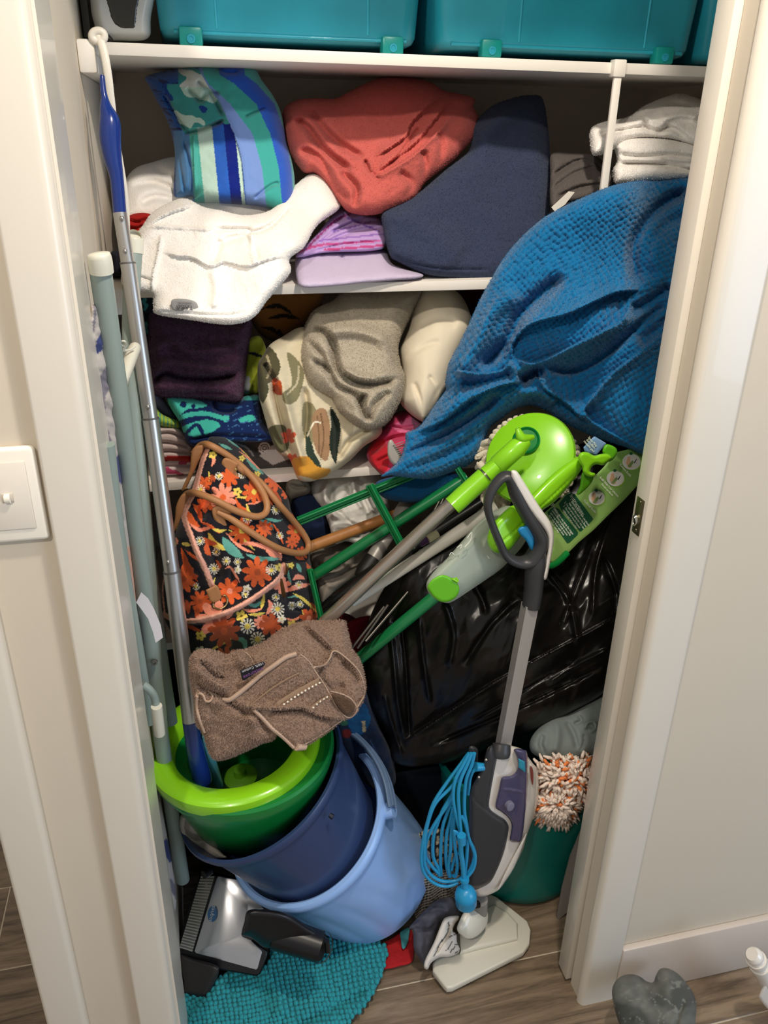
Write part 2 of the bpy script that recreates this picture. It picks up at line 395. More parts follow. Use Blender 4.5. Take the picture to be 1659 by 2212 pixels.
struct(box('trim_5', (-.312, .911, 0), (-.256, 1.02, 2.12), paint_w, bev=.002))
# sliding door leaf parked in the wall pocket
dl = struct(thing('door_1', None, None, (.66, .968, .008))); del dl['kind']; dl['kind'] = 'structure'
box('door_leaf', (.628, .950, .008), (1.30, .986, 2.05), paint_w, dl, bev=.0015)
brz = mat('aged_bronze', '#6f6a52', .35, .9)
sp = box('latch_plate', (.6266, .9585, 1.008), (.6282, .9785, 1.066), brz, dl, bev=.0004)
tube('latch_bolt', [(.6272, .9685, 1.030), (.6225, .9685, 1.031), (.6215, .9685, 1.031)], [.0068, .0068, .005], mat('bright_nickel', '#d8d6c8', .15, 1), sp, ax=(1.4, .8), ref=(0, 0, 1))
for z in (1.014, 1.060): tube('screw', [(.6270, .9685, z), (.6258, .9685, z)], [.0034, .003], brz, sp, sm=False)
lathe('finger_pull', (.668, .9497, 1.045), (0, -1, 0), [(-.002, 0), (-.002, .019), (.0012, .0195), (.0012, .022), (0, .0225)], mat('dark_bronze', '#4a3c33', .4, .6), dl, segs=32)
gd = struct(box('floor_guide', (.640, .914, 0), (.654, .945, .024), mat('guide_plastic', '#ece4d4', .35), bev=.002)); gd['kind'] = 'thing'
tag(gd, 'small white plastic floor guide at the foot of the sliding door', 'door guide')
# floor: timber-look planks laid left to right
fm = thing('floor', None, None, (0, 0, 0)); fm['kind'] = 'structure'
def plankmat():
    m = bpy.data.materials.new('oak_plank'); m.use_nodes = True; N = m.node_tree.nodes; L = m.node_tree.links; b = N['Principled BSDF']
    tc = N.new('ShaderNodeTexCoord'); oi = N.new('ShaderNodeObjectInfo'); ad = N.new('ShaderNodeVectorMath'); ad.operation = 'ADD'
    sc0 = N.new('ShaderNodeVectorMath'); sc0.operation = 'SCALE'; sc0.inputs['Scale'].default_value = 7; L.new(oi.outputs['Location'], sc0.inputs[0])
    L.new(tc.outputs['Object'], ad.inputs[0]); L.new(sc0.outputs[0], ad.inputs[1])
    mp = N.new('ShaderNodeMapping'); mp.inputs['Scale'].default_value = (1.6, 14, 1); L.new(ad.outputs[0], mp.inputs[0])
    n = N.new('ShaderNodeTexNoise'); n.inputs['Scale'].default_value = 2.2; n.inputs['Detail'].default_value = 7; n.inputs['Distortion'].default_value = 1.6; L.new(mp.outputs[0], n.inputs[0])
    n2 = N.new('ShaderNodeTexNoise'); n2.inputs['Scale'].default_value = 26; n2.inputs['Detail'].default_value = 4; L.new(mp.outputs[0], n2.inputs[0])
    mx = N.new('ShaderNodeMath'); mx.operation = 'MULTIPLY_ADD'; L.new(n2.outputs[0], mx.inputs[0]); mx.inputs[1].default_value = .25; L.new(n.outputs[0], mx.inputs[2])
    cr = N.new('ShaderNodeValToRGB'); L.new(mx.outputs[0], cr.inputs[0]); e = cr.color_ramp.elements
    e[0].position = .42; e[0].color = (*srgb('#57493a'), 1); e[1].position = .82; e[1].color = (*srgb('#93806a'), 1)
    x = cr.color_ramp.elements.new(.6); x.color = (*srgb('#776653'), 1)
    L.new(cr.outputs[0], b.inputs['Base Color']); b.inputs['Roughness'].default_value = .42
    bp = N.new('ShaderNodeBump'); bp.inputs['Strength'].default_value = .25; bp.inputs['Distance'].default_value = .001; L.new(mx.outputs[0], bp.inputs['Height']); L.new(bp.outputs[0], b.inputs['Normal'])
    return m
pm = plankmat()
grout = mat('pale_grout', '#c9bda8', .9)
box('subfloor', (-1.6, -.2, -.03), (2.2, 3.2, -.0015), grout, fm)
py_ = [.602, .8095, 1.017, 1.2245, 1.432, 1.6395, 1.847]; g = .0016
for r in range(-3, 11):
    y0 = .602+.2075*r; off = [.0, .75, -.35, .2][r % 4]; x = -1.9+off
    while x < 2.2:
        a, bq = max(x, -1.5), min(x+1.2, 2.15)
        if bq-a > .05: box('plank', (a+g, y0+g, -.012), (bq-g, y0+.2075-g, 0), pm, fm, bev=.0008, segs=1)
        x += 1.2
# light switch
sw = thing('light_switch', 'white light switch with one small rocker on the wall left of the closet door', 'light switch', (-.222, WY, 1.17))
wp = mat('switch_plastic', '#efe9dc', .3); wp2 = mat('switch_insert', '#e4dccf', .35)
box('plate', (-.262, WY-.0095, 1.113), (-.1805, WY, 1.229), wp, sw, bev=.005, segs=3)
box('inner_plate', (-.252, WY-.0115, 1.130), (-.1925, WY-.009, 1.213), wp2, sw, bev=.0015)
rk = tube('rocker', [(-.2195, WY-.011, 1.1700), (-.2135, WY-.0115, 1.1700)], [.0055, .0055], wp, sw, ax=(1.1, 1), ref=(0, 0, 1), segs=20, sm=False)
rk2 = tube('rocker_rim', [(-.2225, WY-.0112, 1.1705), (-.2105, WY-.0112, 1.1705)], [.007, .007], mat('switch_rim_plastic', '#c9c0b2', .5), sw, ax=(.9, .25), ref=(0, 0, 1), segs=20, sm=False)  # rim a little darker than the switch plastic
# shelves
def shelf(name, lab, z, cl=True):
    t = thing(name, lab, 'shelf', (XL+.01, SF, z))
    box('shelf_board', (XL+.024, SF, z-.016), (XR, SB, z), shelf_w, t, bev=.001)
    k = box('side_cleat', (XL, SF-.012, z-.040), (XL+.024, SB, z+.002), shelf_w, t, bev=.004)
    return t
ZS = (1.657, 1.322, .988)
shelf('shelf', 'white top shelf under the teal tubs', ZS[0]); shelf('shelf', 'white middle shelf below the folded towels', ZS[1])
shelf('shelf', 'white lower shelf behind the floral bag', ZS[2])
shelf('shelf', 'white bottom shelf glimpsed behind the poles and black sack', .655)
# thin post clipped over the top shelf edge
px_, pz = 1337, ZS[0]; q = A(1336, 150, SF-.006)
t = thing('shelf_post', 'slim white post clipped over the top shelf edge at the right', 'post', (q[0], SF, 1.3))
box('post', (q[0]-.0065, SF-.009, ZS[1]), (q[0]+.0065, SF-.002, ZS[0]-.016), shelf_w, t, bev=.0015)
box('clip', (q[0]-.0105, SF-.012, ZS[0]-.021), (q[0]+.0105, SF+.006, ZS[0]+.004), shelf_w, t, bev=.002)

# ---------------- top shelf: teal tubs, white appliance ----------------
teal = mat('teal_tub_plastic', '#2ba3bb', .3, coat=.2, vary=(5, .22)); teal_d = mat('teal_tub_latch', '#11918c', .35)
teal_in = mat('tub_contents', '#2b8b95', .9)
def tub(lab, xa, xb, y0, wheels=(), ribs=()):
    # xa, xb: pixel columns of its lower front corners
    z0 = ZS[0]+.014
    a = A(xa, 60, y0)[0]; b = A(xb, 90, y0)[0]; t = thing('storage_tub', lab, 'storage tub', ((a+b)/2, y0+.15, ZS[0]))
    bm = bmesh.new(); hx = (b-a)/2; cx = (a+b)/2; hh = .24; dep = .33; co = []
    def ringp(w, d0, d1, z, rr=.03, n=5):
        o = []
        for (sx, yy, ang0) in ((1, d1, 0), (-1, d1, 90), (-1, d0, 180), (1, d0, 270)):
            for i in range(n+1):
                an = math.radians(ang0+90*i/n); o.append((cx+sx*(w-rr)+rr*math.cos(an), yy+(-rr if yy == d1 else rr)+rr*math.sin(an), z))
        return o
    lv = [(-.012, .012, 0), (-.004, .003, .004), (0, 0, .012), (.006, -.004, .10), (.010, -.012, .24), (.014, -.020, .241), (.014, -.020, .262)]
    rings = [ringp(hx+d, y0+e, y0+dep-e, z0+z) for d, e, z in lv]
    k = len(rings[0]); vs = [[bm.verts.new(p) for p in r] for r in rings]
    for i in range(len(vs)-1):
        for j in range(k): bm.faces.new((vs[i][j], vs[i][(j+1) % k], vs[i+1][(j+1) % k], vs[i+1][j]))
    bm.faces.new(vs[0][::-1]); bmesh.ops.recalc_face_normals(bm, faces=bm.faces[:])
    from_bm('tub_body', bm, teal, t, sharp=60)
    for x, y in wheels:
        p = A(x, y, y0-.004); w = box('latch_tab', (p[0]-.017, y0-.012, p[2]-.014), (p[0]+.017, y0+.01, p[2]+.012), teal_d, t, bev=.004)
        lathe('pin', (p[0], y0-.012, p[2]-.004), (0, -1, 0), [(0, .0062), (.0016, .006), (.0018, .0035), (.0008, .003), (.0008, 0)], teal, w, segs=20)
    for x in ribs:
        p = A(x, 40, y0); tube('rib', [(p[0], y0+.001, z0+.012), (p[0]-.001, y0-.004, z0+.10), (p[0]-.002, y0-.012, z0+.235)], .0022, teal, t, segs=8)
    box('lid', (a-.014, y0-.022, z0+.262), (b+.014, y0+dep-.06, z0+.272), mat('tub_lid', '#1c8f8d', .35), t, bev=.004)
    tube('base_edge', [(a+.02, y0+.002, z0+.006), (b-.02, y0+.002, z0+.006)], .003, teal, t, sm=False, segs=8)
    return t
tub('teal storage tub on the top shelf, left of the pair, two clips along its base', 345, 905, 1.395, [(412, 78), (847, 98)], [467, 795])
tub('teal storage tub on the top shelf, right of the pair, two clips along its base', 950, 1500, 1.395, [(1060, 104), (1432, 119)], [1125, 1400])
tub('teal storage tub at the far right of the top shelf, cut off by the door', 1522, 1850, 1.44, [], [])
ap = thing('garment_steamer', 'white rounded appliance with a dark oval window on the top shelf, far left', 'appliance', tuple(A(265, 85, 1.45)))
apw = plastic('appliance_white', '#c3c4bf', .3); apk = plastic('appliance_smoke', '#33322c', .15)
soft('body', [(200, -60), (330, -60), (326, 40), (318, 84), (250, 88), (215, 84), (203, 50), (196, 10)], 1.43, apw, ap, bulge=.03, back=.10, rim=22, s=5)
soft('water_window', C(150, 0, 2.765, [(215, -60), (418, -60), (412, 60), (400, 165), (350, 182), (290, 170), (250, 130), (228, 60)]), 1.405, apk, ap, bulge=.006, back=.01, rim=8, s=4)
soft('grip_hole', C(150, 0, 2.765, [(140, 200), (165, 172), (200, 178), (262, 244), (140, 244)]), 1.395, plastic('appliance_black', '#18140f', .5), ap, bulge=.004, back=.01, rim=6, s=4)
box('dark_side', tuple(A(182, 80, 1.45)-np.array([.0, 0, 0])), tuple(A(197, 80, 1.45)+np.array([0, .2, .2])), apk, ap)
cw = plastic('cord_white', '#e3ddd0', .4)
cdt = thing('hanging_flex', 'flat white cord looped through a ring on the top shelf, hanging beside the blue pole', 'cord', tuple(A(212, 75, SF-.02)))
tube('ring', [V(212+13*math.cos(a), 78+11*math.sin(a), SF-.012) for a in np.linspace(0, 6.28, 13)[:-1]], .0055, cw, cdt, closed=True)
tube('cord', [V(x, y, Y) for x, y, Y in [(212, 74, 1.338), (224, 110, 1.33), (233, 160, 1.325), (240, 220, 1.325), (250, 300, 1.33), (266, 400, 1.335), (272, 470, 1.34), (273, 540, 1.345)]], .0042, cw, cdt, ax=(1.3, .6), ref=(1, 0, 0))
# ---------------- upper compartment ----------------
white_f = terry('white_plush', '#f4f0ea', 500, .7); white_s = cloth('white_cotton', '#e6dfd3')
blue_c = lambda u: [(150+a/2.765, b/2.765) for a, b in u]
soft('fleece_blanket', [(262, 470), (268, 400), (290, 365), (330, 350), (380, 338), (420, 345), (560, 400), (640, 400), (640, 470), (450, 480), (300, 478)], [(300, 470, 1.50), (400, 350, 1.60), (640, 400, 1.55)], white_f, bulge=.05, back=.05, rim=50, s=5,
     folds=[([(280, 400), (340, 395), (390, 420)], 9, -.012), ([(300, 440), (340, 425), (400, 440)], 8, -.012), ([(330, 360), (370, 380), (400, 372)], 8, -.008)], noise=(.004, 70)); tag(bpy.data.objects['fleece_blanket'], 'fluffy white blanket at the left of the upper shelf behind the striped towel', 'blanket')
tag(soft('red_cloth', [(272, 470), (300, 460), (326, 464), (318, 485), (300, 512), (275, 510), (262, 495)], 1.46, cloth('red_cotton', '#a3201b'), bulge=.02, back=.06, rim=14, folds=[([(275, 475), (300, 480), (318, 470)], 3, -.006), ([(275, 492), (295, 494), (310, 485)], 3, -.006)]), 'crumpled red cloth tucked behind the silver pole on the upper shelf', 'cloth')
tag(soft('dark_cloth', [(238, 550), (250, 540), (275, 545), (285, 600), (262, 598), (242, 590)], 1.42, cloth('ink_cotton', '#23232e'), bulge=.02, back=.06, rim=14), 'dark navy cloth scrap at the left end of the upper shelf', 'cloth')
# striped towel bundle
so = C(150, 0, 2.765, [(455, 460), (560, 425), (660, 405), (720, 385), (820, 375), (880, 393), (900, 378), (1050, 376), (1110, 410), (1150, 480), (1215, 570), (1265, 680), (1295, 850), (1325, 950), (1345, 1080), (1330, 1240), (1240, 1257), (1170, 1240), (1080, 1225), (900, 1215), (740, 1210), (735, 1172), (640, 1180), (622, 1130), (630, 930), (610, 800), (570, 690), (520, 600), (480, 520)])
def stripecol(P):
    u = (P[:, 0]-150)*2.765; v = P[:, 1]*2.765; c = np.tile(srgb('#1d4f9a'), (len(P), 1))
    vs = [380, 450, 500, 620, 800, 1000, 1250]
    def I(x): return np.interp(v, vs, x)
    e = [I([760, 790, 820, 900, 985, 1035, 1062]), I([790, 800, 830, 960, 1095, 1150, 1180]), I([880, 900, 985, 1115, 1200, 1250, 1275]), I([1040, 1050, 1120, 1225, 1290, 1325, 1345])]
    right = u > e[0]
    for lo, hi, h in ((e[0], e[1], '#7392cf'), (e[1], e[2], '#3fa39c'), (e[2], e[3], '#2a58bd'), (e[3], e[3]+400, '#3fa39c')): c[(u >= lo) & (u < hi)] = srgb(h)
    low = (v > 745-(u-900)*.12) & (~right) & (u > 715+(v-800)*.08)
    x0 = u-(v-1000)*.10-(1035-1035)
    for lo, hi, h in ((700, 787, '#4fb0a4'), (787, 875, '#bcd9cc'), (875, 945, '#2b60bf'), (945, 1010, '#0c1f78'), (1010, 1030, '#bcd9cc'), (1030, 1055, '#2b60bf'), (1055, 1100, '#7392cf')):
        c[low & (x0 >= lo) & (x0 < hi)] = srgb(h)
    edge = (~low) & (~right) & (u > 630+(v-1000)*.05) & (v > 780); c[edge] = srgb('#4f84b8')
    mid = (~right) & (~low) & (v > 500) & (v <= 800) & (u > 560+(v-520)*.45); c[mid] = srgb('#3a9291')
    n = snoise(P, 55, 5, 2)
    c[mid & (n > .35)] = srgb('#bcd9cc'); c[mid & (n < -.4)] = srgb('#123a86')
    tp = (v <= 520) & (~right) & (u > 650); c[tp] = srgb('#2f8f93'); c[tp & (n > .2)] = srgb('#cfd6d0'); c[tp & (n < -.3)] = srgb('#142c80')
    lf = (~low) & (~right) & ~edge & ~mid & ~tp; c[lf & (snoise(P, 9, 9, 2, aniso=(2, 1)) > .3)] = srgb('#0b1550')
    return c
tag(soft('striped_towel', so, [(450, 140, 1.58), (520, 440, 1.47), (620, 300, 1.52), (340, 200, 1.6)], terry('striped_terry', '#ffffff', 900, .35, vcol=True), bulge=.055, back=.07, rim=38, s=2.0, col=stripecol, noise=(.003, 60),
     folds=[(C(150, 0, 2.765, [(700, 520), (780, 600), (840, 560), (920, 700)]), 5, -.012), (C(150, 0, 2.765, [(680, 800), (800, 770), (930, 715)]), 4, -.014), (C(150, 0, 2.765, [(930, 690), (985, 800), (1030, 950), (1050, 1200)]), 4, .006, 'L'),
            (C(150, 0, 2.765, [(740, 800), (745, 1000), (755, 1210)]), 3, .006, 'L'), (C(150, 0, 2.765, [(680, 830), (720, 1000), (735, 1200)]), 3, -.008), (C(150, 0, 2.765, [(640, 850), (660, 1000), (690, 1170)]), 3, -.008), (C(150, 0, 2.765, [(560, 560), (640, 700), (700, 790)]), 4, -.01),
            (C(150, 0, 2.765, [(1050, 700), (1150, 650), (1170, 640)]), 3, -.006), (C(150, 0, 2.765, [(1100, 1190), (1200, 1110), (1260, 1090)]), 4, -.006), (C(150, 0, 2.765, [(760, 480), (830, 540), (900, 560)]), 4, -.010), (C(150, 0, 2.765, [(880, 395), (930, 430), (1010, 430)]), 4, -.008)]),
    'folded beach towel with blue, teal and white stripes, tilted on top of the white linen', 'towel')
# coral towel
co = C(700, 0, 1.73, [(-150, 410), (-100, 375), (-20, 368), (40, 370), (100, 340), (180, 302), (240, 290), (320, 292), (400, 310), (450, 340), (555, 365), (558, 400), (575, 440), (570, 500), (520, 560), (470, 610), (380, 680), (335, 740), (260, 780), (180, 803), (100, 795), (60, 760), (20, 700), (-30, 650), (-80, 640), (-130, 560), (-150, 480)])
tag(soft('coral_towel', co, [(700, 180, 1.62), (760, 450, 1.44), (1000, 260, 1.55), (620, 300, 1.55)], terry('coral_terry', '#c4615a', 700, .6), bulge=.07, back=.08, rim=60, s=3.4, noise=[(.004, 70), (.0008, 14)],
     folds=[(C(700, 0, 1.73, [(190, 585), (300, 510), (330, 450), (450, 350), (550, 372)]), 13, .016, 'L'), (C(700, 0, 1.73, [(195, 640), (330, 540), (400, 460), (470, 380), (550, 395)]), 12, .014, 'L'),
            (C(700, 0, 1.73, [(180, 600), (185, 655), (240, 640), (360, 560), (480, 430)]), 14, .016, 'R'), (C(700, 0, 1.73, [(150, 595), (180, 650), (210, 665)]), 4, -.015), (C(700, 0, 1.73, [(230, 620), (280, 580), (360, 470)]), 4, -.012),
            (C(700, 0, 1.73, [(-120, 440), (-60, 480), (0, 560), (100, 640)]), 9, -.022), (C(700, 0, 1.73, [(-60, 390), (-10, 470), (60, 540), (150, 590)]), 9, -.016), (C(700, 0, 1.73, [(-100, 560), (-20, 590), (40, 700), (100, 760)]), 9, -.02),
            (C(700, 0, 1.73, [(60, 640), (120, 700), (110, 780)]), 8, -.016), (C(700, 0, 1.73, [(280, 640), (330, 690), (300, 750)]), 8, -.01), (C(700, 0, 1.73, [(370, 560), (380, 620), (370, 680)]), 8, -.012), (C(700, 0, 1.73, [(430, 490), (440, 560), (430, 630)]), 8, -.008)]),
    'coral pink bath towel bundled in folds, topmost in the middle of the upper shelf', 'towel')
# navy towel
no = [(830, 455), (900, 420), (960, 370), (1010, 330), (1020, 300), (1020, 275), (1060, 232), (1110, 212), (1150, 206), (1172, 215), (1182, 270), (1188, 350), (1186, 450), (1180, 520), (1130, 600), (1060, 604), (980, 600), (920, 592), (862, 566), (842, 550), (830, 500)]
tag(soft('navy_towel', no, [(1140, 215, 1.56), (1180, 450, 1.47), (900, 590, 1.375), (830, 460, 1.42)], terry('navy_terry', '#374059', 650, .9), bulge=.035, back=.10, rim=40, s=3.6, noise=[(.004, 110), (.0007, 12)],
     folds=[([(835, 540), (880, 565), (950, 580), (1060, 582)], 3, -.006), ([(850, 552), (900, 580), (980, 592), (1060, 594)], 3, -.006), ([(1030, 300), (1100, 250), (1160, 240)], 20, .008), ([(840, 470), (900, 480), (1000, 560)], 30, .006)]),
    'dark navy bath towel folded in a tall peak leaning on the upper shelf', 'towel')
# white bath mat over the edge
wo = C(150, 400, 2.765, [(400, 290), (440, 240), (490, 170), (580, 110), (690, 80), (800, 130), (900, 150), (1050, 180), (1200, 150), (1290, 60), (1350, 0), (1450, -70), (1540, -30), (1610, 100), (1600, 150), (1480, 240), (1400, 370), (1315, 440), (1320, 520), (1240, 620), (1180, 690), (1100, 790), (1000, 828), (880, 828), (700, 800), (520, 770), (500, 720), (490, 655), (400, 635), (320, 600), (310, 540), (330, 400)])
wm = thing('bath_mat', 'thick white bath mat hanging over the shelf edge, grey label at its hem', 'bath mat', tuple(A(480, 620, SF)))
soft('mat_cloth', wo, [(450, 640, 1.300), (300, 600, 1.335), (600, 560, 1.32), (480, 440, 1.42), (700, 420, 1.47), (340, 450, 1.42)], white_f, wm, bulge=.035, back=.035, rim=30, s=3.3, noise=[(.003, 80), (.0006, 12)],
     folds=[(C(150, 400, 2.765, [(400, 290), (560, 180), (700, 130), (800, 110)]), 12, .010, 'L'), (C(150, 400, 2.765, [(400, 310), (500, 250), (700, 258), (860, 262)]), 4, .008, 'R'), (C(150, 400, 2.765, [(860, 262), (1060, 262), (1080, 280), (1200, 240), (1320, 120)]), 5, -.010),
            (C(150, 400, 2.765, [(550, 290), (520, 450), (495, 560), (500, 740)]), 4, .008, 'L'), (C(150, 400, 2.765, [(555, 400), (650, 420), (740, 430), (840, 480), (930, 455), (1060, 480), (1200, 435), (1300, 430)]), 10, .009, 'L'),
            (C(150, 400, 2.765, [(920, 330), (1000, 310), (1060, 310), (1100, 400), (1120, 460)]), 8, -.010), (C(150, 400, 2.765, [(850, 500), (880, 620), (860, 740)]), 10, .008), (C(150, 400, 2.765, [(900, 320), (880, 400), (850, 470)]), 8, -.007),
            (C(150, 400, 2.765, [(510, 750), (700, 765), (900, 775), (1050, 760)]), 2.5, -.005), (C(150, 400, 2.765, [(405, 540), (490, 570)]), 3, -.006), (C(150, 400, 2.765, [(1080, 280), (1090, 380), (1110, 470)]), 6, .01)])
_m = bpy.data.objects['mat_cloth']; _y = onsurf(_m, 399, 661, .003).y
lb = soft('fabric_label', C(150, 400, 2.765, [(612, 685), (690, 680), (750, 695), (768, 725), (765, 755), (700, 752), (620, 745)]), _y, cloth('grey_label', '#9b9a98'), wm, bulge=.0008, back=.002, rim=2, s=4)
text('lettering', 'TARA', 399, 664, _y-.002, .0088, 178, mat('label_ink', '#3a3836', .8), lb, sx=1.1)
text('lettering', 'LIVING HOTEL', 399, 655, _y-.002, .0030, 178, mat('label_ink', '#3a3836', .8), lb)
# lilac things
tag(soft('lilac_towel', [(638, 560), (650, 545), (690, 540), (740, 542), (800, 535), (832, 540), (850, 572), (912, 592), (900, 602), (850, 606), (780, 612), (700, 620), (652, 620), (640, 600)], [(640, 600, 1.355), (830, 560, 1.42), (912, 598, 1.36)], cloth('lilac_fleece', '#c3b6d0', 700, .5), bulge=.03, back=.08, rim=24, s=4, noise=(.003, 50), folds=[([(690, 540), (700, 552)], 4, -.01), ([(740, 545), (738, 560)], 4, -.01)]),
    'pale lilac folded towel at the shelf edge beneath the navy towel', 'towel')
lp = paint('#b79ad0', [('line', [(645, 545), (690, 530), (750, 525), (820, 520)], 2.5, '#c2508f'), ('line', [(660, 540), (720, 480), (760, 460)], 2.2, '#a03c86'), ('line', [(700, 540), (830, 530)], 2.5, '#b8467f'), ('line', [(720, 500), (800, 480)], 1.6, '#7e5bb0'), ('line', [(690, 520), (830, 505)], 1.6, '#8a63b5'), ('line', [(750, 470), (820, 500)], 2, '#7e5bb0')])
tag(soft('patterned_sheet', [(640, 550), (680, 510), (720, 465), (745, 448), (800, 460), (830, 480), (832, 530), (800, 542), (700, 546), (650, 556)], [(650, 550, 1.40), (760, 460, 1.50), (830, 530, 1.42)], cloth('violet_print', '#ffffff', vcol=True), bulge=.025, back=.06, rim=20, s=3.2, col=lp,
     folds=[([(650, 545), (700, 500), (745, 462)], 3.5, -.009), ([(670, 540), (730, 495), (790, 468)], 3.5, -.009), ([(690, 530), (760, 500), (825, 490)], 3.5, -.009), ([(660, 548), (740, 528), (828, 520)], 3, -.009), ([(700, 505), (770, 480), (825, 478)], 3, -.006)]),
    'crumpled lilac and pink patterned sheet squeezed between the white mat and navy towel', 'sheet')
# right hand whites, grey throw
tag(soft('white_fleece', C(700, 0, 1.73, [(1000, 480), (1050, 455), (1130, 440), (1200, 395), (1290, 358), (1340, 352), (1400, 370), (1450, 400), (1480, 560), (1300, 520), (1160, 520), (1080, 560), (1010, 580), (995, 530)]), [(1300, 290, 1.44), (1440, 210, 1.50), (1540, 280, 1.44)], white_f, bulge=.05, back=.07, rim=34, s=3.6, noise=(.003, 50),
     folds=[(C(700, 0, 1.73, [(1010, 500), (1100, 490), (1190, 475), (1220, 490)]), 6, -.016), (C(700, 0, 1.73, [(1200, 440), (1210, 480), (1260, 490), (1290, 460)]), 6, -.014), (C(700, 0, 1.73, [(1260, 450), (1330, 430), (1400, 440)]), 7, .014), (C(700, 0, 1.73, [(1240, 500), (1300, 480), (1380, 540)]), 6, -.012), (C(700, 0, 1.73, [(1060, 460), (1180, 430), (1280, 385), (1400, 400)]), 6, -.010)]),
    'puffy white fleece heaped atop the white pile at the right of the upper shelf', 'blanket')
tag(soft('white_fleece', C(700, 0, 1.73, [(1085, 540), (1130, 515), (1290, 520), (1480, 560), (1480, 660), (1370, 665), (1230, 675), (1100, 690), (1080, 640), (1095, 605), (1090, 570)]), [(1340, 320, 1.42), (1340, 395, 1.40), (1540, 380, 1.41)], white_f, bulge=.035, back=.08, rim=24, s=3.6, noise=(.002, 50),
     folds=[(C(700, 0, 1.73, [(1090, 575), (1180, 585), (1300, 580), (1450, 600)]), 5, -.010), (C(700, 0, 1.73, [(1095, 612), (1200, 612), (1300, 620), (1450, 650)]), 5, -.018), (C(700, 0, 1.73, [(1260, 595), (1330, 610), (1450, 612)]), 4, -.008)]),
    'flat folded white fleece at the right end of the upper shelf, under the puffy one', 'blanket')
tag(soft('grey_throw', C(700, 0, 1.73, [(850, 575), (920, 572), (1010, 580), (1060, 620), (1095, 640), (1085, 700), (1000, 740), (900, 760), (848, 770), (845, 650)]), [(1190, 450, 1.40), (1240, 335, 1.50), (1320, 400, 1.45)], cloth('charcoal_knit', '#5b5552', 420, 1.0), bulge=.03, back=.08, rim=22, s=3, noise=(.002, 40), disp=lambda P: .0016*domes(P, 7, 7, .6),
     folds=[(C(700, 0, 1.73, [(850, 660), (950, 600), (1040, 600)]), 5, -.014), (C(700, 0, 1.73, [(870, 740), (960, 700), (1050, 690)]), 5, -.012), (C(700, 0, 1.73, [(850, 710), (930, 650), (1020, 620)]), 4, -.008), (C(700, 0, 1.73, [(1020, 610), (1050, 660), (1060, 700)]), 4, -.01)]),
    'charcoal grey knitted throw folded beside the slim white post', 'blanket')
plate('care_label', C(700, 0, 1.73, [(850, 775), (915, 715), (937, 718), (900, 765), (862, 790)]), 1.34, .0012, cloth('label_white', '#ddd6c8'), bpy.data.objects['grey_throw'])
# ---------------- blue popcorn blanket ----------------
bl = C(700, 400, 2.074, [(545, 880), (560, 800), (600, 720), (650, 620), (700, 510), (750, 420), (790, 350), (850, 270), (930, 190), (1010, 130), (1150, 60), (1300, 0), (1450, -25), (1640, -50), (1750, -40), (1740, 300), (1700, 700), (1640, 1100), (1560, 1195), (1440, 1205), (1370, 1180), (1280, 1150), (1200, 1120), (1130, 1090), (1060, 1050), (1000, 1010), (930, 985), (860, 1000), (800, 1040), (740, 1090), (700, 1190), (650, 1250), (560, 1290), (470, 1315), (380, 1310), (300, 1300), (255, 1305), (300, 1270), (345, 1220), (365, 1150), (370, 1110), (430, 1080), (500, 980), (545, 920)])
def bcol(P): return np.tile(srgb('#0c6ca2'), (len(P), 1))*(1+.10*snoise(P, 60, 4, 2))[:, None]
def bdisp(P):
    ang = .25+.35*snoise(P, 260, 8, 1); d = np.zeros(len(P))
    a = domes(P, 12.5, 10.5, -.55, 3, .16, 26, 170, .60)
    return .0068*a+.0012*snoise(P, 9, 3, 2)
kf = lambda L, w, a, *k: (C(700, 400, 2.074, L), w*(2.6 if k else 1.15), a*(1.45 if k else 1.35), *k)
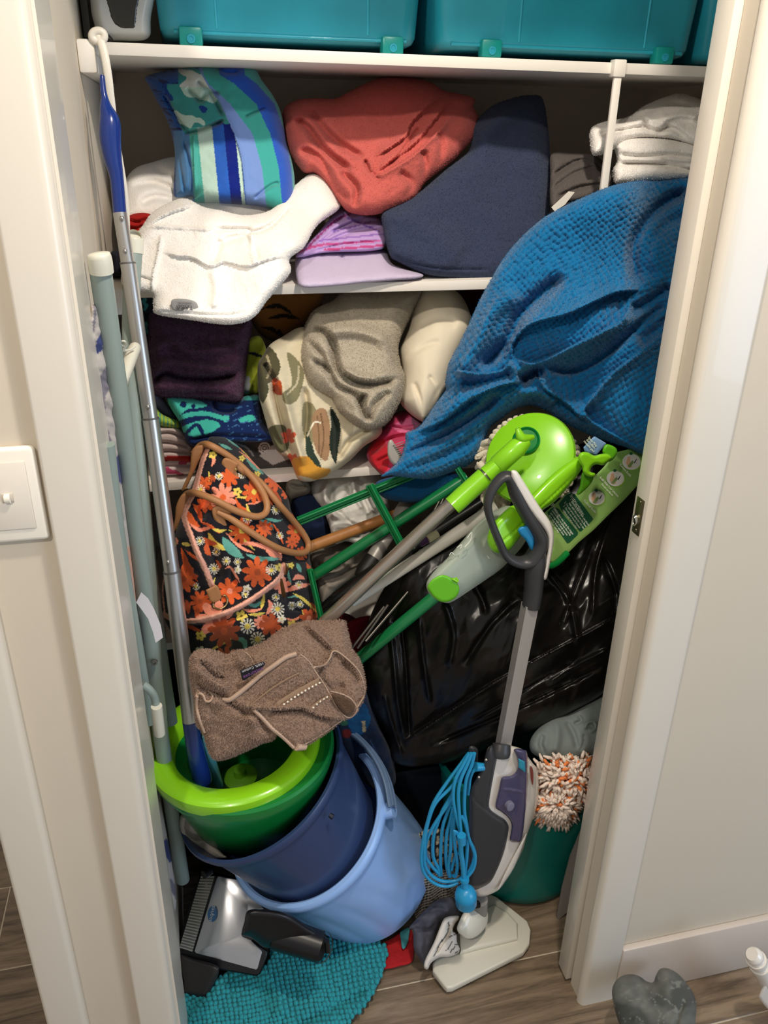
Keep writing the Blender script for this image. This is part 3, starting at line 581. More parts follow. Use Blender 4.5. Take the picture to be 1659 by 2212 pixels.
tag(soft('popcorn_blanket', bl, [(1450, 390, 1.42), (1000, 700, 1.31), (1100, 480, 1.36), (1400, 600, 1.30), (1400, 900, 1.22), (1150, 880, 1.31), (1240, 920, 1.29), (1000, 850, 1.29), (1000, 980, 1.30), (1100, 940, 1.31), (1310, 420, 1.315), (1180, 880, 1.31), (850, 1010, 1.24), (1250, 700, 1.24), (1600, 600, 1.33)], terry('blue_chenille', '#ffffff', 900, .5, vcol=True), bulge=.045, back=.03, rim=46, s=2.7, col=bcol, disp=bdisp, noise=(.004, 150),
     folds=[kf([(600, 850), (680, 720), (760, 560), (880, 480)], 16, .016), kf([(700, 830), (820, 700), (900, 560), (1080, 400)], 14, -.030), kf([(590, 830), (700, 845), (800, 830), (840, 780)], 9, .022, 'R'),
            kf([(840, 780), (850, 700), (930, 620), (1100, 570), (1300, 480), (1420, 470)], 10, .024, 'L'), kf([(850, 770), (920, 800), (1000, 780), (1180, 690), (1330, 610), (1370, 530)], 11, .026, 'R'),
            kf([(1640, 20), (1530, 80), (1440, 170), (1390, 280), (1400, 400), (1440, 440)], 12, -.030), kf([(1640, 130), (1540, 170), (1460, 250), (1440, 360), (1500, 420)], 12, -.014),
            kf([(960, 800), (980, 900), (1080, 970), (1160, 1050)], 12, .022, 'L'), kf([(960, 800), (1100, 830), (1250, 760), (1400, 640), (1560, 500)], 10, -.022), kf([(1370, 560), (1430, 540), (1560, 450)], 10, -.02),
            kf([(1160, 1010), (1280, 860), (1400, 760), (1560, 640)], 12, .024, 'R'), kf([(1160, 1000), (1200, 1060), (1300, 1120), (1430, 1190)], 10, .020, 'R'), kf([(1400, 700), (1500, 640), (1600, 560)], 14, -.02),
            kf([(370, 1120), (520, 1060), (650, 960), (780, 900), (880, 880)], 11, .024, 'L'), kf([(340, 1220), (520, 1130), (680, 1030), (800, 930)], 9, -.020), kf([(380, 1160), (560, 1040), (700, 940)], 8, -.012),
            kf([(300, 1290), (500, 1230), (650, 1150), (740, 1080)], 10, -.01), kf([(880, 880), (960, 830), (970, 870)], 10, -.035), kf([(600, 900), (720, 880), (850, 840)], 14, -.022), kf([(870, 940), (960, 930), (1040, 980)], 9, .014)]),
    'bright blue popcorn-textured blanket spilling down from the upper shelf at the right', 'blanket')
pile(bpy.data.objects['popcorn_blanket'], 60000, .0022, .0010, None, seed=5, lean=1.3)
# the same blanket's lower lobe hangs separate, its shade painted as darker blue
tag(soft('blanket_lower_lobe', [(815, 1040), (880, 1025), (960, 1020), (1010, 1030), (960, 1060), (915, 1085), (850, 1082), (820, 1068)], 1.30, terry('blue_chenille_shaded', '#0a4a78', 700, .8), bulge=.02, back=.02, rim=16, s=4, disp=lambda P: .003*domes(P, 10, 9, .3)), 'lower end of the blue blanket behind the green frame, its shade painted as darker blue', 'blanket')

# ---------------- middle compartment ----------------
c3 = lambda L: C(150, 400, 2.765, L)
tag(soft('dark_patterned_towel', c3([(410, 640), (500, 640), (500, 700), (500, 900), (470, 980), (430, 960), (420, 800)]), 1.44, cloth('dark_leaf_print', '#ffffff', vcol=True), bulge=.01, back=.05, rim=14, s=3.5, col=lambda P: np.where((snoise(P, 14, 3) > .35)[:, None], srgb('#2d6a66'), srgb('#0d1418'))), 'near-black towel with green leaf print behind the plum towel', 'towel')
tag(soft('tiger_towel', c3([(1050, 700), (1130, 640), (1240, 600), (1400, 600), (1520, 640), (1480, 760), (1380, 860), (1250, 930), (1150, 900), (1080, 800)]), 1.50, cloth('tiger_print', '#ffffff', vcol=True), bulge=.03, back=.08, rim=30, s=3.2, col=paint('#6b4318', [('leaf', c3([(1150, 740), (1250, 720), (1330, 770)]), 5, '#120c08'), ('leaf', c3([(1180, 800), (1280, 780), (1380, 800)]), 5, '#120c08'), ('leaf', c3([(1150, 850), (1210, 860), (1260, 900)]), 5, '#120c08'), ('leaf', c3([(1240, 860), (1260, 880), (1280, 930)]), 4, '#120c08'), ('leaf', c3([(1110, 880), (1160, 920), (1200, 950)]), 5, '#120c08')])), 'brown towel with black tiger stripes deep in the middle shelf', 'towel')
tag(soft('lime_towel', c3([(1060, 930), (1130, 900), (1170, 960), (1180, 1080), (1150, 1180), (1130, 1250), (1040, 1240), (1030, 1140), (1050, 1020)]), 1.43, cloth('lime_print', '#ffffff', vcol=True), bulge=.02, back=.06, rim=14, s=3, col=paint('#8f9a2c', [('leaf', c3([(1060, 1000), (1110, 1010), (1160, 1030)]), 4, '#16202a'), ('spoly', c3([(1030, 1150), (1075, 1150), (1070, 1240), (1030, 1235)]), '#9aa0a0')])), 'olive lime towel with a dark leaf mark beside the plum towel', 'towel')
tag(soft('plum_towel', c3([(475, 760), (520, 770), (700, 800), (880, 828), (1000, 828), (1075, 805), (1080, 870), (1065, 970), (1050, 1090), (1040, 1180), (1020, 1280), (940, 1285), (800, 1270), (640, 1265), (530, 1255), (480, 1200), (485, 1100), (470, 1000), (475, 880)]), [(480, 690, 1.44), (480, 860, 1.36), (330, 780, 1.40)], terry('plum_terry', '#4a2f42', 420, 1.0), bulge=.05, back=.08, rim=30, s=3.2, noise=[(.003, 50), (.0015, 9)],
     folds=[(c3([(470, 990), (600, 940), (720, 990), (900, 980), (1060, 960)]), 10, .012), (c3([(490, 1200), (560, 1130), (650, 1150), (800, 1160), (920, 1150), (1000, 1130)]), 7, -.030), (c3([(480, 1100), (600, 1060), (760, 1080), (900, 1100), (1010, 1090)]), 9, .014), (c3([(500, 1240), (640, 1250), (800, 1240), (950, 1250)]), 5, -.014)]),
    'dark plum towel folded in a thick roll on the middle shelf', 'towel')
tp = paint('#0f2350', [('line', c3([(640, 1400), (720, 1370), (820, 1365), (910, 1390)]), 5, '#3fae9c'), ('spoly', c3([(590, 1270), (700, 1265), (820, 1310), (780, 1330), (700, 1340), (640, 1390), (610, 1350)]), '#46b6a2'), ('disc', *c3([(680, 1310)])[0], 7, '#0f2350'), ('disc', *c3([(740, 1320)])[0], 5, '#0f2350'), ('disc', *c3([(935, 1395)])[0], 8, '#3fae9c'),
    ('spoly', c3([(680, 1440), (820, 1400), (900, 1430), (860, 1470), (780, 1500), (700, 1490)]), '#3fae9c'), ('line', c3([(700, 1480), (760, 1430), (800, 1490)]), 4, '#0f2350'), ('spoly', c3([(1010, 1400), (1080, 1370), (1110, 1400), (1040, 1420)]), '#3fae9c'), ('line', c3([(1040, 1270), (1130, 1270)]), 5, '#2f8f8a'), ('fn', lambda P, c: np.where(((snoise(P, 5, 2, 2, aniso=(4, 1), ang=-.4) > .5) & (P[:, 0] > 480))[:, None], srgb('#3d6a9a'), c))])
tag(soft('teal_pattern_towel', c3([(575, 1262), (640, 1255), (820, 1275), (1000, 1285), (1050, 1260), (1130, 1255), (1145, 1330), (1160, 1420), (1230, 1520), (1100, 1535), (950, 1530), (800, 1540), (745, 1560), (700, 1530), (660, 1420), (610, 1340)]), [(600, 860, 1.40), (600, 1520/2.765+400, 1.35), (360, 860, 1.38)], cloth('teal_navy_print', '#ffffff', 700, .6, vcol=True), bulge=.035, back=.08, rim=18, s=2.6, col=tp, folds=[(c3([(850, 1280), (880, 1340), (950, 1350), (1000, 1330)]), 5, -.01), (c3([(700, 1530), (850, 1500), (1000, 1500), (1200, 1510)]), 5, -.01)]),
    'teal and navy patterned towel beneath the plum towel', 'towel')
tag(soft('lime_striped_towel', c3([(500, 1320), (560, 1370), (650, 1410), (665, 1450), (600, 1452), (520, 1430), (480, 1400)]), 1.37, cloth('lime_stripe', '#ffffff', 700, .6, vcol=True), bulge=.02, back=.08, rim=12, s=2.6, col=lambda P: np.where((np.sin(P[:, 0]*.75) > .55)[:, None], srgb('#3f8f7d'), srgb('#a2b93e'))), 'yellow-green towel with thin teal stripes at the left of the middle shelf', 'towel')
tag(soft('slate_sheet', c3([(490, 1230), (540, 1250), (600, 1330), (640, 1400), (560, 1380), (510, 1320), (480, 1280)]), 1.39, cloth('slate_cotton', '#595a72'), bulge=.015, back=.06, rim=10), 'slate blue sheet edge above the lime striped towel', 'sheet')
def redw(P):
    v = (P[:, 1]-400)*2.765; u = (P[:, 0]-150)*2.765; c = np.tile(srgb('#c8b5b0'), (len(P), 1)); c[(snoise(P, 30, 2, 1, aniso=(3, 1)) > .1) & (v > 1560)] = srgb('#b52a20'); return c
tag(soft('red_white_towel', c3([(500, 1450), (560, 1440), (660, 1450), (720, 1540), (745, 1565), (735, 1600), (735, 1660), (650, 1655), (520, 1640), (480, 1560)]), 1.38, cloth('red_white_print', '#ffffff', 700, .5, vcol=True), bulge=.03, back=.10, rim=12, s=2.8, col=redw, folds=[(c3([(500, 1490), (600, 1480), (700, 1520)]), 3, -.010), (c3([(510, 1540), (600, 1540), (720, 1570)]), 3, -.010), (c3([(510, 1600), (600, 1590), (730, 1610)]), 3, -.01)]), 'red and white folded towel at the left of the middle shelf, above the pink one', 'towel')
tag(soft('pink_white_towel', [(335, 992), (360, 990), (410, 992), (425, 1010), (415, 1024), (350, 1026), (333, 1020)], 1.38, cloth('pink_white_print', '#ffffff', 700, .5, vcol=True), bulge=.02, back=.10, rim=8, s=2.6, col=lambda P: np.where((snoise(P, 12, 2, 1, aniso=(2, 1)) > .15)[:, None], srgb('#b8476b'), srgb('#d8c6c6')), folds=[([(336, 1006), (380, 1006), (420, 1008)], 2.5, -.008)]), 'pink and white folded towel lying on the lower shelf, lowest at the left', 'towel')
gp = [('disc', 571, 968, 13, '#cfcac6'), ('disc', 571, 968, 9.5, '#3c3836'), ('disc', 571, 968, 7.5, '#cfcac6'), ('disc', 571, 968, 5, '#3c3836'), ('disc', 571, 968, 3, '#cfcac6'), ('poly', [(560, 985), (592, 960), (640, 985), (590, 1005)], '#bcb8b6'), ('line', [(500, 955), (530, 965), (548, 985)], 2, '#8a8684')]
tag(soft('grey_print_cloth', [(480, 930), (530, 938), (575, 945), (612, 962), (655, 985), (660, 1004), (600, 1012), (520, 1012), (490, 985)], 1.39, cloth('grey_print', '#ffffff', vcol=True), bulge=.02, back=.08, rim=12, s=2.2, col=paint('#4a4543', gp), folds=[([(490, 950), (540, 962), (560, 990)], 4, -.008)]), 'dark grey cloth with white ring print behind the floral bag', 'cloth')
# floral quilt
qp = [('spoly', c3([(1170, 960), (1230, 1000), (1260, 1100), (1200, 1180), (1140, 1160), (1120, 1060)]), '#4f4a34'), ('line', c3([(1180, 1020), (1200, 1100), (1180, 1150)]), 2.5, '#a59a7a'), ('spoly', c3([(1210, 1160), (1260, 1170), (1270, 1250), (1225, 1240)]), '#a1431f'),
      ('spoly', c3([(1120, 1120), (1190, 1200), (1160, 1300), (1125, 1250)]), '#4a4a36'), ('spoly', c3([(1300, 1000), (1390, 1080), (1400, 1160), (1360, 1280), (1300, 1310), (1270, 1250), (1330, 1180)]), '#7c7759'), ('line', c3([(1300, 1250), (1360, 1180), (1370, 1080)]), 2, '#b9b093'),
      ('spoly', c3([(1190, 1450), (1290, 1440), (1310, 1560), (1260, 1600), (1210, 1540)]), '#5c5a40'), ('flower', *c3([(1310, 1500)])[0], 17, 5, '#c4573a', '#b84a30', .3), ('flower', *c3([(1330, 1640)])[0], 15, 5, '#c4573a', '#b84a30', .9), ('spoly', c3([(1400, 1300), (1470, 1330), (1480, 1480), (1430, 1560), (1390, 1440)]), '#8a8262'),
      ('spoly', c3([(1460, 1360), (1530, 1340), (1560, 1480), (1540, 1640), (1480, 1600), (1450, 1480)]), '#9b7a5c'), ('line', c3([(1500, 1360), (1520, 1500), (1500, 1640)]), 1.2, '#6b5138'), ('line', c3([(1480, 1380), (1490, 1500), (1490, 1600)]), 1, '#6b5138'), ('leaf', c3([(1560, 1330), (1590, 1430), (1580, 1560), (1590, 1660)]), 11, '#1f2a22'), ('leaf', c3([(1420, 1480), (1440, 1600), (1480, 1680), (1540, 1760)]), 9, '#2c3a30'),
      ('spoly', c3([(1330, 1640), (1420, 1620), (1480, 1680), (1560, 1700), (1500, 1760), (1400, 1740), (1340, 1720)]), '#c98f35'), ('spoly', c3([(1600, 1300), (1650, 1290), (1700, 1400), (1680, 1500), (1620, 1440)]), '#b8ac90'), ('line', c3([(1420, 1500), (1460, 1420), (1500, 1420)]), 1.5, '#e7e0cc')]
tag(soft('floral_quilt', c3([(1125, 1080), (1160, 1010), (1200, 950), (1280, 900), (1370, 850), (1430, 870), (1500, 1000), (1600, 1200), (1750, 1330), (1860, 1440), (1850, 1500), (1760, 1560), (1680, 1640), (1600, 1700), (1530, 1740), (1440, 1770), (1370, 1760), (1340, 1700), (1310, 1630), (1250, 1600), (1200, 1500), (1150, 1330), (1130, 1250)]), [(560, 790, 1.36), (640, 720, 1.44), (640, 1030, 1.315), (820, 930, 1.36)], cloth('quilt_print', '#ffffff', 500, .35, vcol=True), bulge=.04, back=.05, rim=24, s=2.3, col=paint('#cfc4a8', qp), noise=(.003, 60),
     folds=[(c3([(1210, 1170), (1250, 1350), (1290, 1500), (1330, 1700)]), 7, -.022), (c3([(1270, 1180), (1310, 1350), (1350, 1500), (1400, 1680)]), 8, .012), (c3([(1160, 1060), (1200, 1130), (1240, 1180)]), 6, -.018), (c3([(1400, 1200), (1420, 1350), (1400, 1550)]), 7, -.014), (c3([(1560, 1340), (1600, 1480), (1590, 1640)]), 7, -.012), (c3([(1800, 1450), (1680, 1520), (1600, 1640)]), 6, -.012), (c3([(1140, 1300), (1200, 1450), (1280, 1580)]), 6, -.010)]),
    'cream quilt printed with olive leaves and rust flowers, draped over the middle shelf edge', 'quilt')
c4 = lambda L: C(700, 400, 2.074, L)
tag(soft('maroon_cloth', c4([(560, 455), (760, 455), (740, 560), (660, 620), (600, 560)]), 1.55, cloth('maroon_cotton', '#4a1a26'), bulge=.02, back=.05, rim=20), 'maroon cloth deep in the middle shelf right of the pillow', 'cloth')
tag(soft('pillow', c4([(440, 470), (520, 455), (600, 480), (650, 560), (660, 640), (600, 760), (560, 860), (540, 930), (460, 1050), (430, 1055), (370, 1010), (340, 960), (350, 850), (340, 740), (380, 640), (400, 540)]), [(930, 640, 1.50), (900, 900, 1.36), (1000, 750, 1.42)], cloth('pillow_cotton', '#ddd3bd', 1500, .2), bulge=.07, back=.06, rim=60, s=4, noise=(.003, 70, dict(aniso=(1, 2.5))),
     folds=[(c4([(520, 950), (500, 900), (470, 850)]), 4, -.006), (c4([(440, 1040), (430, 960), (400, 880)]), 5, -.008), (c4([(480, 1010), (500, 940), (560, 860)]), 5, -.007), (c4([(420, 640), (500, 600), (600, 620)]), 10, -.005), (c4([(360, 780), (450, 720), (520, 700)]), 6, -.004)]),
    'cream white pillow standing on the middle shelf beside the grey towel', 'pillow')
go = c4([(-80, 620), (-40, 560), (40, 520), (100, 478), (250, 465), (400, 465), (440, 480), (400, 560), (360, 640), (330, 720), (340, 800), (360, 860), (345, 950), (300, 1040), (260, 1080), (200, 1095), (130, 1070), (60, 1010), (30, 960), (-20, 930), (-60, 900), (-90, 850), (-110, 740)])
tag(soft('grey_towel', go, [(800, 640, 1.50), (780, 920, 1.33), (660, 740, 1.42), (870, 800, 1.38)], terry('stone_terry', '#b3a997', 600, .8), bulge=.075, back=.06, rim=55, s=3.2, noise=[(.003, 60), (.0008, 10)],
     folds=[(c4([(-100, 640), (0, 660), (40, 720), (60, 820), (130, 880), (250, 890), (350, 860)]), 8, -.026), (c4([(180, 930), (170, 990), (190, 1040), (220, 1040)]), 7, -.028), (c4([(0, 660), (130, 650), (260, 690), (330, 800)]), 14, .020), (c4([(-60, 780), (20, 830), (60, 900), (140, 940), (170, 1000)]), 7, -.022), (c4([(-80, 700), (-10, 760), (20, 850)]), 7, -.014), (c4([(200, 1050), (230, 980), (300, 920)]), 8, -.014), (c4([(80, 820), (160, 860), (240, 870)]), 8, .014), (c4([(30, 960), (100, 1020), (180, 1060)]), 8, .012)]),
    'stone grey plush towel rolled in thick folds in the middle shelf', 'towel')
pk = paint('#c33b62', [('spoly', [(800, 960), (830, 950), (840, 1000), (825, 1022), (800, 1000)], '#b3202c'), ('spoly', [(850, 920), (890, 900), (905, 920), (870, 935)], '#e0709a'), ('spoly', [(855, 890), (880, 888), (870, 910)], '#a32c4e'), ('spoly', [(890, 900), (920, 915), (900, 935)], '#8f5d78')])
tag(soft('pink_cloth', [(792, 975), (810, 945), (835, 918), (855, 892), (885, 888), (915, 915), (905, 950), (880, 990), (850, 1025), (830, 1028), (808, 1010), (796, 995)], [(860, 900, 1.42), (820, 1020, 1.33), (900, 930, 1.38)], cloth('pink_print', '#ffffff', 800, .4, vcol=True), bulge=.03, back=.06, rim=18, s=3, col=pk, folds=[([(800, 980), (840, 950), (880, 940)], 5, -.014), ([(810, 1000), (850, 980), (880, 960)], 5, -.012), ([(840, 920), (870, 925), (900, 920)], 4, -.010), ([(815, 1010), (835, 1000), (850, 1010)], 4, -.008)]),
    'crumpled pink and red cloth on the lower shelf edge under the pillow', 'cloth')
br = thing('brush', 'grey and white plastic brush with fine bristles beside the pink cloth', 'brush', tuple(A(855, 985, 1.31)))
soft('brush_back', [(838, 958), (846, 950), (858, 968), (872, 990), (868, 1004), (850, 1005), (838, 985)], 1.300, plastic('brush_grey', '#b9b5b0', .35), br, bulge=.008, back=.01, rim=6, s=3)
for i in range(9):
    a = np.array([849+i*2.6, 962+i*4.2]); tube('bristle', [V(a[0], a[1], 1.292), V(a[0]+22, a[1]-8, 1.288)], .0008, plastic('bristle_grey', '#8f8a86', .5), br, segs=6, sm=False)

for nm, cnt, ln in (('plum_towel', 16000, .0034), ('grey_towel', 26000, .0024), ('coral_towel', 22000, .0014), ('navy_towel', 24000, .0018), ('mat_cloth', 14000, .0012), ('white_fleece', 5000, .0018), ('white_fleece.001', 5000, .0018)):
    pile(bpy.data.objects[nm], cnt, ln, .0009, None, seed=len(nm))
# ---------------- lower half ----------------
def frame(px, py, dist, phi, tilt):
    """point at a distance along a sight line, and a unit axis tilted from the line back to the eye"""
    d = ray(px, py); d = d/np.linalg.norm(d); P = CAM+d*dist
    r = RT-d*(RT@d); r /= np.linalg.norm(r); u = np.cross(r, d); p, t = math.radians(phi), math.radians(tilt)
    return P, -d*math.cos(t)+(r*math.cos(p)+u*math.sin(p))*math.sin(t)
bc = lambda L: C(320, 920, 4.1475, L)
# floral weekender bag
bagout = bc([(540, 112), (600, 95), (690, 105), (780, 160), (870, 240), (960, 340), (1060, 440), (1170, 530), (1250, 640), (1290, 780), (1380, 900), (1440, 1000), (1450, 1200), (1500, 1400), (1530, 1620), (1540, 1690), (1500, 1770), (1420, 1900), (1300, 2060), (1100, 2140), (800, 2180), (500, 2120), (330, 2010), (230, 1880), (150, 1740), (120, 1600), (130, 1400), (170, 1250), (230, 1000), (280, 860), (320, 700), (380, 560), (440, 400), (480, 250)])
OR, PK, YE, TE, DG, WH, RU = '#d9602f', '#ee9478', '#e2c95c', '#5f9f92', '#2e3a30', '#e8e0cc', '#b4512b'
def B(x, y): return (320+x/4.1475, 920+y/4.1475)
fl = []
def flo(x, y, R, n, h, c, rot=0): fl.append(('flower', *B(x, y), R/4.1475, n, h, c, rot))
def spk(x, y, R, c=YE): fl.append(('spiky', *B(x, y), R/4.1475, WH, c))
def lf(L, w, h): fl.append(('leaf', bc(L), w/4.1475, h))
for L, w, h in [([(640, 160), (700, 190), (750, 210)], 14, TE), ([(790, 160), (830, 200), (860, 240)], 10, PK), ([(700, 110), (760, 150), (830, 200)], 12, TE), ([(840, 220), (900, 260), (920, 300)], 12, YE), ([(880, 290), (950, 360), (1030, 430)], 26, TE), ([(820, 230), (900, 290), (1010, 400)], 10, PK), ([(1100, 560), (1160, 620), (1200, 700)], 14, RU),
    ([(350, 760), (400, 860), (460, 900)], 30, OR), ([(400, 700), (450, 760), (480, 860)], 22, OR), ([(420, 420), (360, 500), (330, 580)], 20, RU), ([(450, 300), (420, 400), (400, 500)], 12, PK), ([(540, 400), (550, 460), (540, 520)], 8, YE), ([(560, 240), (590, 300), (570, 360)], 16, PK), ([(500, 560), (510, 640), (480, 720)], 14, PK),
    ([(790, 640), (880, 640), (990, 640)], 12, YE), ([(880, 700), (960, 690), (1050, 650)], 10, PK), ([(780, 640), (820, 720), (900, 760)], 16, OR), ([(880, 700), (900, 760), (930, 790)], 12, YE), ([(380, 880), (460, 930), (580, 900)], 18, PK), ([(470, 860), (560, 900), (640, 960)], 14, OR), ([(540, 960), (600, 1060), (720, 1110)], 28, YE), ([(570, 920), (640, 940), (700, 930)], 16, YE),
    ([(670, 1000), (740, 1100), (850, 1180)], 44, TE), ([(720, 930), (840, 1010), (950, 1110)], 16, YE), ([(700, 960), (820, 1080), (950, 1140)], 14, PK), ([(790, 1060), (960, 1060), (1190, 1150)], 20, PK), ([(1060, 1120), (1140, 1140), (1190, 1200)], 46, PK), ([(880, 1150), (1000, 1190), (1180, 1190)], 22, TE), ([(1000, 840), (1080, 880), (1120, 930)], 18, TE), ([(1050, 830), (1150, 850), (1200, 840)], 14, TE),
    ([(1120, 880), (1170, 960), (1210, 1060)], 12, OR), ([(300, 1050), (340, 1060), (380, 1070)], 18, YE), ([(300, 1100), (350, 1250), (440, 1390)], 26, OR), ([(330, 1110), (420, 1180), (520, 1230)], 14, OR), ([(480, 1000), (540, 1040), (620, 1060)], 24, RU), ([(520, 1050), (530, 1120), (560, 1160)], 26, OR), ([(690, 1280), (740, 1270), (820, 1400)], 12, PK), ([(610, 1200), (640, 1260), (600, 1300)], 16, RU),
    ([(850, 1640), (920, 1660), (1020, 1640)], 14, PK), ([(880, 1590), (960, 1610), (1030, 1560)], 16, TE), ([(1010, 1640), (1030, 1570), (1040, 1510)], 16, YE), ([(1080, 1560), (1100, 1620), (1060, 1690)], 22, PK), ([(900, 1690), (980, 1690), (1050, 1670)], 14, YE), ([(1250, 1540), (1350, 1530), (1480, 1620)], 12, TE), ([(1300, 1380), (1340, 1350), (1400, 1370)], 22, PK), ([(1330, 1230), (1350, 1270), (1370, 1310)], 20, TE),
    ([(1240, 1480), (1340, 1440), (1450, 1420)], 24, PK), ([(1420, 1580), (1480, 1620), (1510, 1680)], 20, RU), ([(1300, 1500), (1400, 1560), (1500, 1660)], 14, YE), ([(1230, 1720), (1300, 1740), (1380, 1700)], 12, PK), ([(1380, 1650), (1400, 1700), (1380, 1760)], 12, YE), ([(1240, 1250), (1260, 1350), (1280, 1420)], 12, TE), ([(560, 2010), (650, 1960), (760, 1900)], 12, YE), ([(770, 1900), (860, 1930), (870, 2030)], 22, TE), ([(760, 1920), (740, 2020), (780, 2090)], 12, DG), ([(330, 1780), (400, 1810), (470, 1840)], 18, RU),
    ([(360, 1680), (350, 1600), (340, 1560)], 26, RU), ([(430, 1720), (440, 1650), (400, 1620)], 24, RU), ([(600, 1360), (580, 1420), (620, 1440)], 10, YE), ([(1260, 330), (1240, 260), (1200, 200)], 8, PK), ([(190, 1400), (180, 1500), (200, 1580)], 14, PK), ([(240, 1000), (250, 1040), (240, 1060)], 22, PK), ([(1290, 1120), (1340, 1180), (1400, 1200)], 14, OR), ([(1420, 1230), (1470, 1330), (1490, 1400)], 22, OR), ([(880, 550), (900, 590), (960, 620)], 12, YE)]: lf(L, w, h)
for a in [(670, 640, 130, 9, PK, OR, .3), (730, 460, 90, 7, OR, OR, .1), (950, 590, 110, 9, OR, YE, .5), (1140, 490, 100, 8, OR, OR, 0), (1100, 650, 60, 8, RU, PK, .2), (840, 940, 120, 10, OR, YE, .3), (1040, 920, 80, 9, OR, RU, 0), (980, 1310, 140, 9, OR, RU, .2), (320, 1370, 130, 9, OR, RU, .2), (470, 1570, 100, 9, OR, RU, .6), (730, 1480, 120, 8, OR, PK, .2), (600, 1730, 170, 7, PK, PK, .4), (680, 1840, 150, 9, RU, OR, .2), (1015, 1760, 70, 9, PK, RU, 0), (1100, 1780, 110, 7, RU, RU, .5), (830, 590, 1, 5, OR, OR, 0),
          (500, 520, 70, 7, OR, RU, .1), (510, 700, 80, 6, OR, OR, .5), (575, 470, 35, 7, RU, RU, 0), (1330, 940, 90, 8, OR, YE, .2), (1290, 1040, 60, 8, OR, RU, 0), (1380, 1140, 60, 8, OR, PK, 0), (1200, 1430, 80, 6, PK, OR, .3), (700, 2090, 120, 9, RU, OR, .1), (1440, 1720, 90, 7, RU, PK, .3), (1240, 610, 50, 6, OR, RU, .2), (1360, 780, 70, 6, RU, RU, .2)]: flo(*a)
for x, y, R, h in [(580, 260, 38, YE), (800, 590, 42, YE), (980, 430, 30, YE), (840, 290, 30, YE), (835, 1705, 56, YE), (470, 1880, 48, YE), (160, 1370, 40, YE), (1170, 1270, 40, YE), (885, 1460, 40, WH), (1195, 1730, 42, WH), (800, 1290, 36, WH), (470, 2020, 50, WH), (1290, 1780, 45, YE), (1280, 1250, 30, YE)]: flo(x, y, R, 5, h, '#6b5a2a' if h == YE else YE)
for a in [(635, 450, 36), (470, 570, 44), (1145, 750, 44), (850, 430, 44), (465, 1030, 40), (700, 1210, 40), (800, 1220, 34), (610, 1130, 36), (590, 1280, 50), (1105, 1290, 50), (870, 1510, 34), (1145, 1535, 36), (1160, 1640, 62), (1290, 1610, 36), (1360, 1600, 34), (1350, 1425, 36), (890, 1795, 70), (980, 1910, 66), (430, 1440, 34), (890, 830, 44), (1180, 980, 34), (1480, 1420, 26)]: spk(*a)
for L, w in [([(530, 200), (470, 360), (420, 560), (340, 740), (320, 810)], 24), ([(320, 810), (350, 900), (440, 1130), (520, 1300), (575, 1440)], 26), ([(140, 1690), (260, 1745), (420, 1745), (620, 1700), (820, 1620), (1040, 1480), (1180, 1360), (1215, 1250)], 24)]:
    fl.append(('line', bc(L), w/4.1475, '#eaae98'))
    fl.append(('line', bc(L), 3/4.1475, '#c48a78'))
fl.append(('line', bc([(170, 1250), (130, 1450), (150, 1690)]), 1.6, '#eaae98'))
bag = thing('floral_bag', 'black weekender bag printed with orange flowers, with tan leather handles', 'bag', tuple(A(520, 1400, 1.2)))
bagm = cloth('bag_canvas', '#ffffff', 1800, .25, vcol=True)
soft('bag_body', bagout, [(600, 945, 1.37), (350, 1330, 1.235), (690, 1300, 1.27), (520, 1330, 1.20), (500, 1440, 1.25), (480, 1130, 1.22), (660, 1150, 1.30), (400, 1080, 1.24), (560, 1200, 1.20)], bagm, bag, bulge=.055, back=.10, rim=60, s=2.0, col=paint('#1c1b22', fl), noise=[(.005, 90), (.0018, 28)],
     folds=[(bc([(140, 1690), (260, 1745), (420, 1745), (620, 1700), (820, 1620), (1040, 1480), (1200, 1340)]), 9, .010), (bc([(150, 1760), (420, 1790), (650, 1750), (900, 1660), (1100, 1520)]), 6, -.008), (bc([(320, 810), (350, 900), (440, 1130), (575, 1440)]), 7, .009), (bc([(530, 200), (470, 360), (420, 560), (340, 740)]), 7, .010), (bc([(470, 860), (520, 1000), (600, 1200), (620, 1400)]), 12, -.014), (bc([(560, 560), (500, 700), (460, 860)]), 10, -.012), (bc([(1000, 840), (1150, 1000), (1200, 1250), (1240, 1400), (1250, 1600)]), 8, -.012),
            (bc([(1250, 1620), (1350, 1650), (1450, 1640), (1520, 1660)]), 5, -.008), (bc([(640, 950), (800, 1050), (1000, 1200), (1150, 1330)]), 10, -.007), (bc([(300, 1000), (330, 1250), (450, 1400)]), 8, -.008), (bc([(760, 1260), (750, 1360), (800, 1420)]), 5, -.006)])
tan = mat('tan_leather', '#a5744a', .5, bump=(500, .12, 'noise'))
def BT(name, L, r, Y0, Y1, m=tan, **k):
    n = len(L); return tube(name, [onsurf('bag_body', *B(x, y), .007+.014*math.sin(math.pi*i/(n-1)) if name == 'handle' else .003) for i, (x, y) in enumerate(L)], r, m, bag, **k)
BT('handle', [(400, 250), (480, 170), (580, 185), (800, 330), (980, 520), (1060, 680), (1050, 780), (960, 812), (800, 765), (600, 665), (440, 605), (350, 610), (290, 680)], [.0045]+[.0056]*11+[.0045], 1.19, 1.12)
BT('handle', [(720, 310), (820, 380), (1000, 500), (1170, 700), (1340, 900), (1430, 1040), (1420, 1120), (1330, 1140), (1150, 1090), (900, 940), (740, 830), (620, 770)], [.0045]+[.0056]*10+[.0045], 1.19, 1.11)
